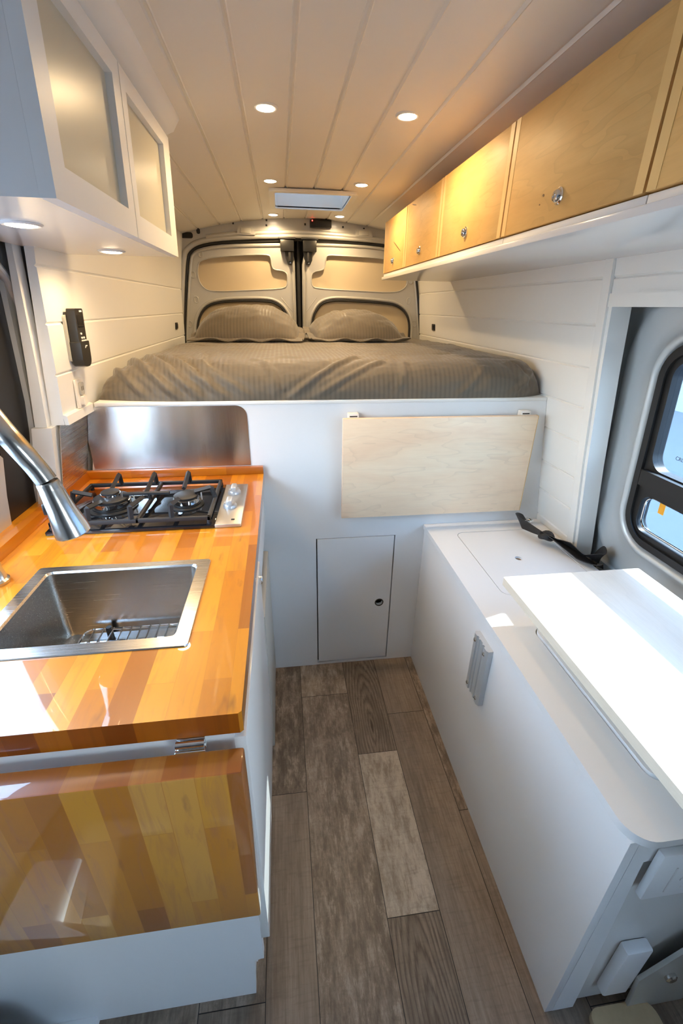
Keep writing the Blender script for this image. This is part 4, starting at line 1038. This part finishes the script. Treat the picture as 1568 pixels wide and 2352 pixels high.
obj('webbing', ribbon([(.928, 1.428, z0+.012), (.895, 1.425, z0+.020), (.880, 1.385, z0+.026), (.893, 1.33, z0+.028), (.918, 1.275, z0+.026), (.945, 1.235, z0+.024), (.965, 1.19, z0+.024), (.985, 1.135, z0+.020), (1.008, 1.105, z0+.026), (1.025, 1.13, z0+.03), (1.035, 1.16, z0-.03)], .054, [.2, .9, 1.2, 1.0, .7, .6, .9, .5, 1.2, 1.3, 1.5]), M_web, sbt, angle=60)
obj('loose_end', ribbon([(.925, 1.262, z0+.030), (.950, 1.20, z0+.020), (.975, 1.15, z0+.006), (.990, 1.105, z0+.004), (1.01, 1.085, z0+.008)], .05, [.5, .2, .1, .4, .8]), M_web, sbt, angle=60)
kb = obj('knot', MB().tube([(.915+.018*math.cos(t), 1.268+.016*math.sin(t), z0+.028+.004*math.sin(t*2)) for t in [k*2*PI/16 for k in range(16)]], .011, 10, closed=True), M_web, sbt)
obj('anchor_ring', MB().tube([(.938+.016*math.cos(t), 1.432+.016*math.sin(t), z0+.010) for t in [k*2*PI/20 for k in range(20)]], .004, 8, closed=True), M_chrome, sbt)
obj('anchor_bolt', MB().lathe([(.012, 0), (.012, .005), (.007, .009), (.002, .009)], (.942, 1.436, BZ+.0005), seg=16), M_nickel, sbt)

# ------------------------------------------------------------------ table over the bench
tb = thing('swivel_table', 'pale wood table board on a post above the bench, in full sun', 'table', (.75, .5, BZ))
TZ = .810
obj('tabletop', MB().plate(densify(rrect(.556, .949, .05, .902, .004, 3), .3), [], lambda u, v, a: (u, v, a), TZ-.022, TZ), M_table, tb)
obj('post', MB().lathe([(.045, 0), (.045, .006), (.025, .008), (.025, .096), (.06, .098), (.06, .1035)], (.78, .28, BZ+.0005), seg=28), M_alu, tb)

# ------------------------------------------------------------------ driver side bits at the lower left
sp2 = thing('driver_seat', 'black seat base at the lower left corner on the floor', 'seat', (-.6, .3, 0))
obj('side_cover', MB().plate([(-.76, .0255), (-.478, .0255), (-.535, .20), (-.76, .215)], [], yz, .372, .395), M_dark_trim, sp2)
obj('foot_rail', MB().box(-.74, -.50, .360, .3715, .035, .06), M_dark_trim, sp2)
ws = tag(obj('step_box', MB().plate([(-.76, -.10), (-.60, -.10), (-.60, .30), (-.466, .397), (-.466, .4575), (-.76, .4575)], [], lambda u, v, a: (u, v, a), .0005, .012 if False else .024), M_mel), 'low white box strip at the foot of the kitchen end panel', 'box')  # unseen front arm added so its sunlit white shows reflected in the leaf

# ------------------------------------------------------------------ outside
gm_ = mat('asphalt', (.17, .17, .175), .85, bump=.3, bscale=40, var=.15)
gd = struct('ground_outside', MB().add([(-60, -60, -.62), (60, -60, -.62), (60, 60, -.62), (-60, 60, -.62)], [(0, 1, 2, 3)]), gm_)
bl = thing('building', 'pale wall of a building seen through the right window', 'building', (9, 5, -.62))
obj('wall', MB().box(9, 12, -6, 18, -.62, 5.5), mat('pale_render', (.36, .42, .50), .8), bl)
obj('base_course', MB().box(8.96, 9.0, -6, 18, -.62, .1), mat('grey_base', (.35, .38, .42), .8), bl)

# ------------------------------------------------------------------ light
w = bpy.data.worlds.new('World'); sc.world = w; w.use_nodes = True; nt = w.node_tree; nt.nodes.clear()
out = N(nt, 'ShaderNodeOutputWorld'); bg = N(nt, 'ShaderNodeBackground'); bg.inputs['Strength'].default_value = 9.0
tc = N(nt, 'ShaderNodeTexCoord'); sp = N(nt, 'ShaderNodeSeparateXYZ'); nt.links.new(tc.outputs['Generated'], sp.inputs[0])
cr_ = ramp(nt, sp.outputs[2], [(0.0, (.85, .93, 1.0)), (.25, (.62, .80, 1.0)), (1.0, (.30, .52, .95))])
nt.links.new(cr_, bg.inputs['Color']); nt.links.new(bg.outputs[0], out.inputs['Surface'])
sun = bpy.data.lights.new('sun', 'SUN'); sun.energy = 11.0; sun.angle = math.radians(.6); sun.color = (1.0, .95, .86)
so = bpy.data.objects.new('sun', sun); COL.objects.link(so)
so.rotation_euler = Vector((1.27, .42, 1.0)).to_track_quat('Z', 'Y').to_euler()

sc.view_settings.view_transform = 'Standard'; sc.view_settings.look = 'None'; sc.view_settings.exposure = 1.42; sc.view_settings.gamma = 1.0
sc.view_settings.use_curve_mapping = False
sc.cycles.use_denoising = True; sc.cycles.max_bounces = 10; sc.cycles.diffuse_bounces = 6; sc.cycles.glossy_bounces = 5
sc.cycles.sample_clamp_indirect = 6.0
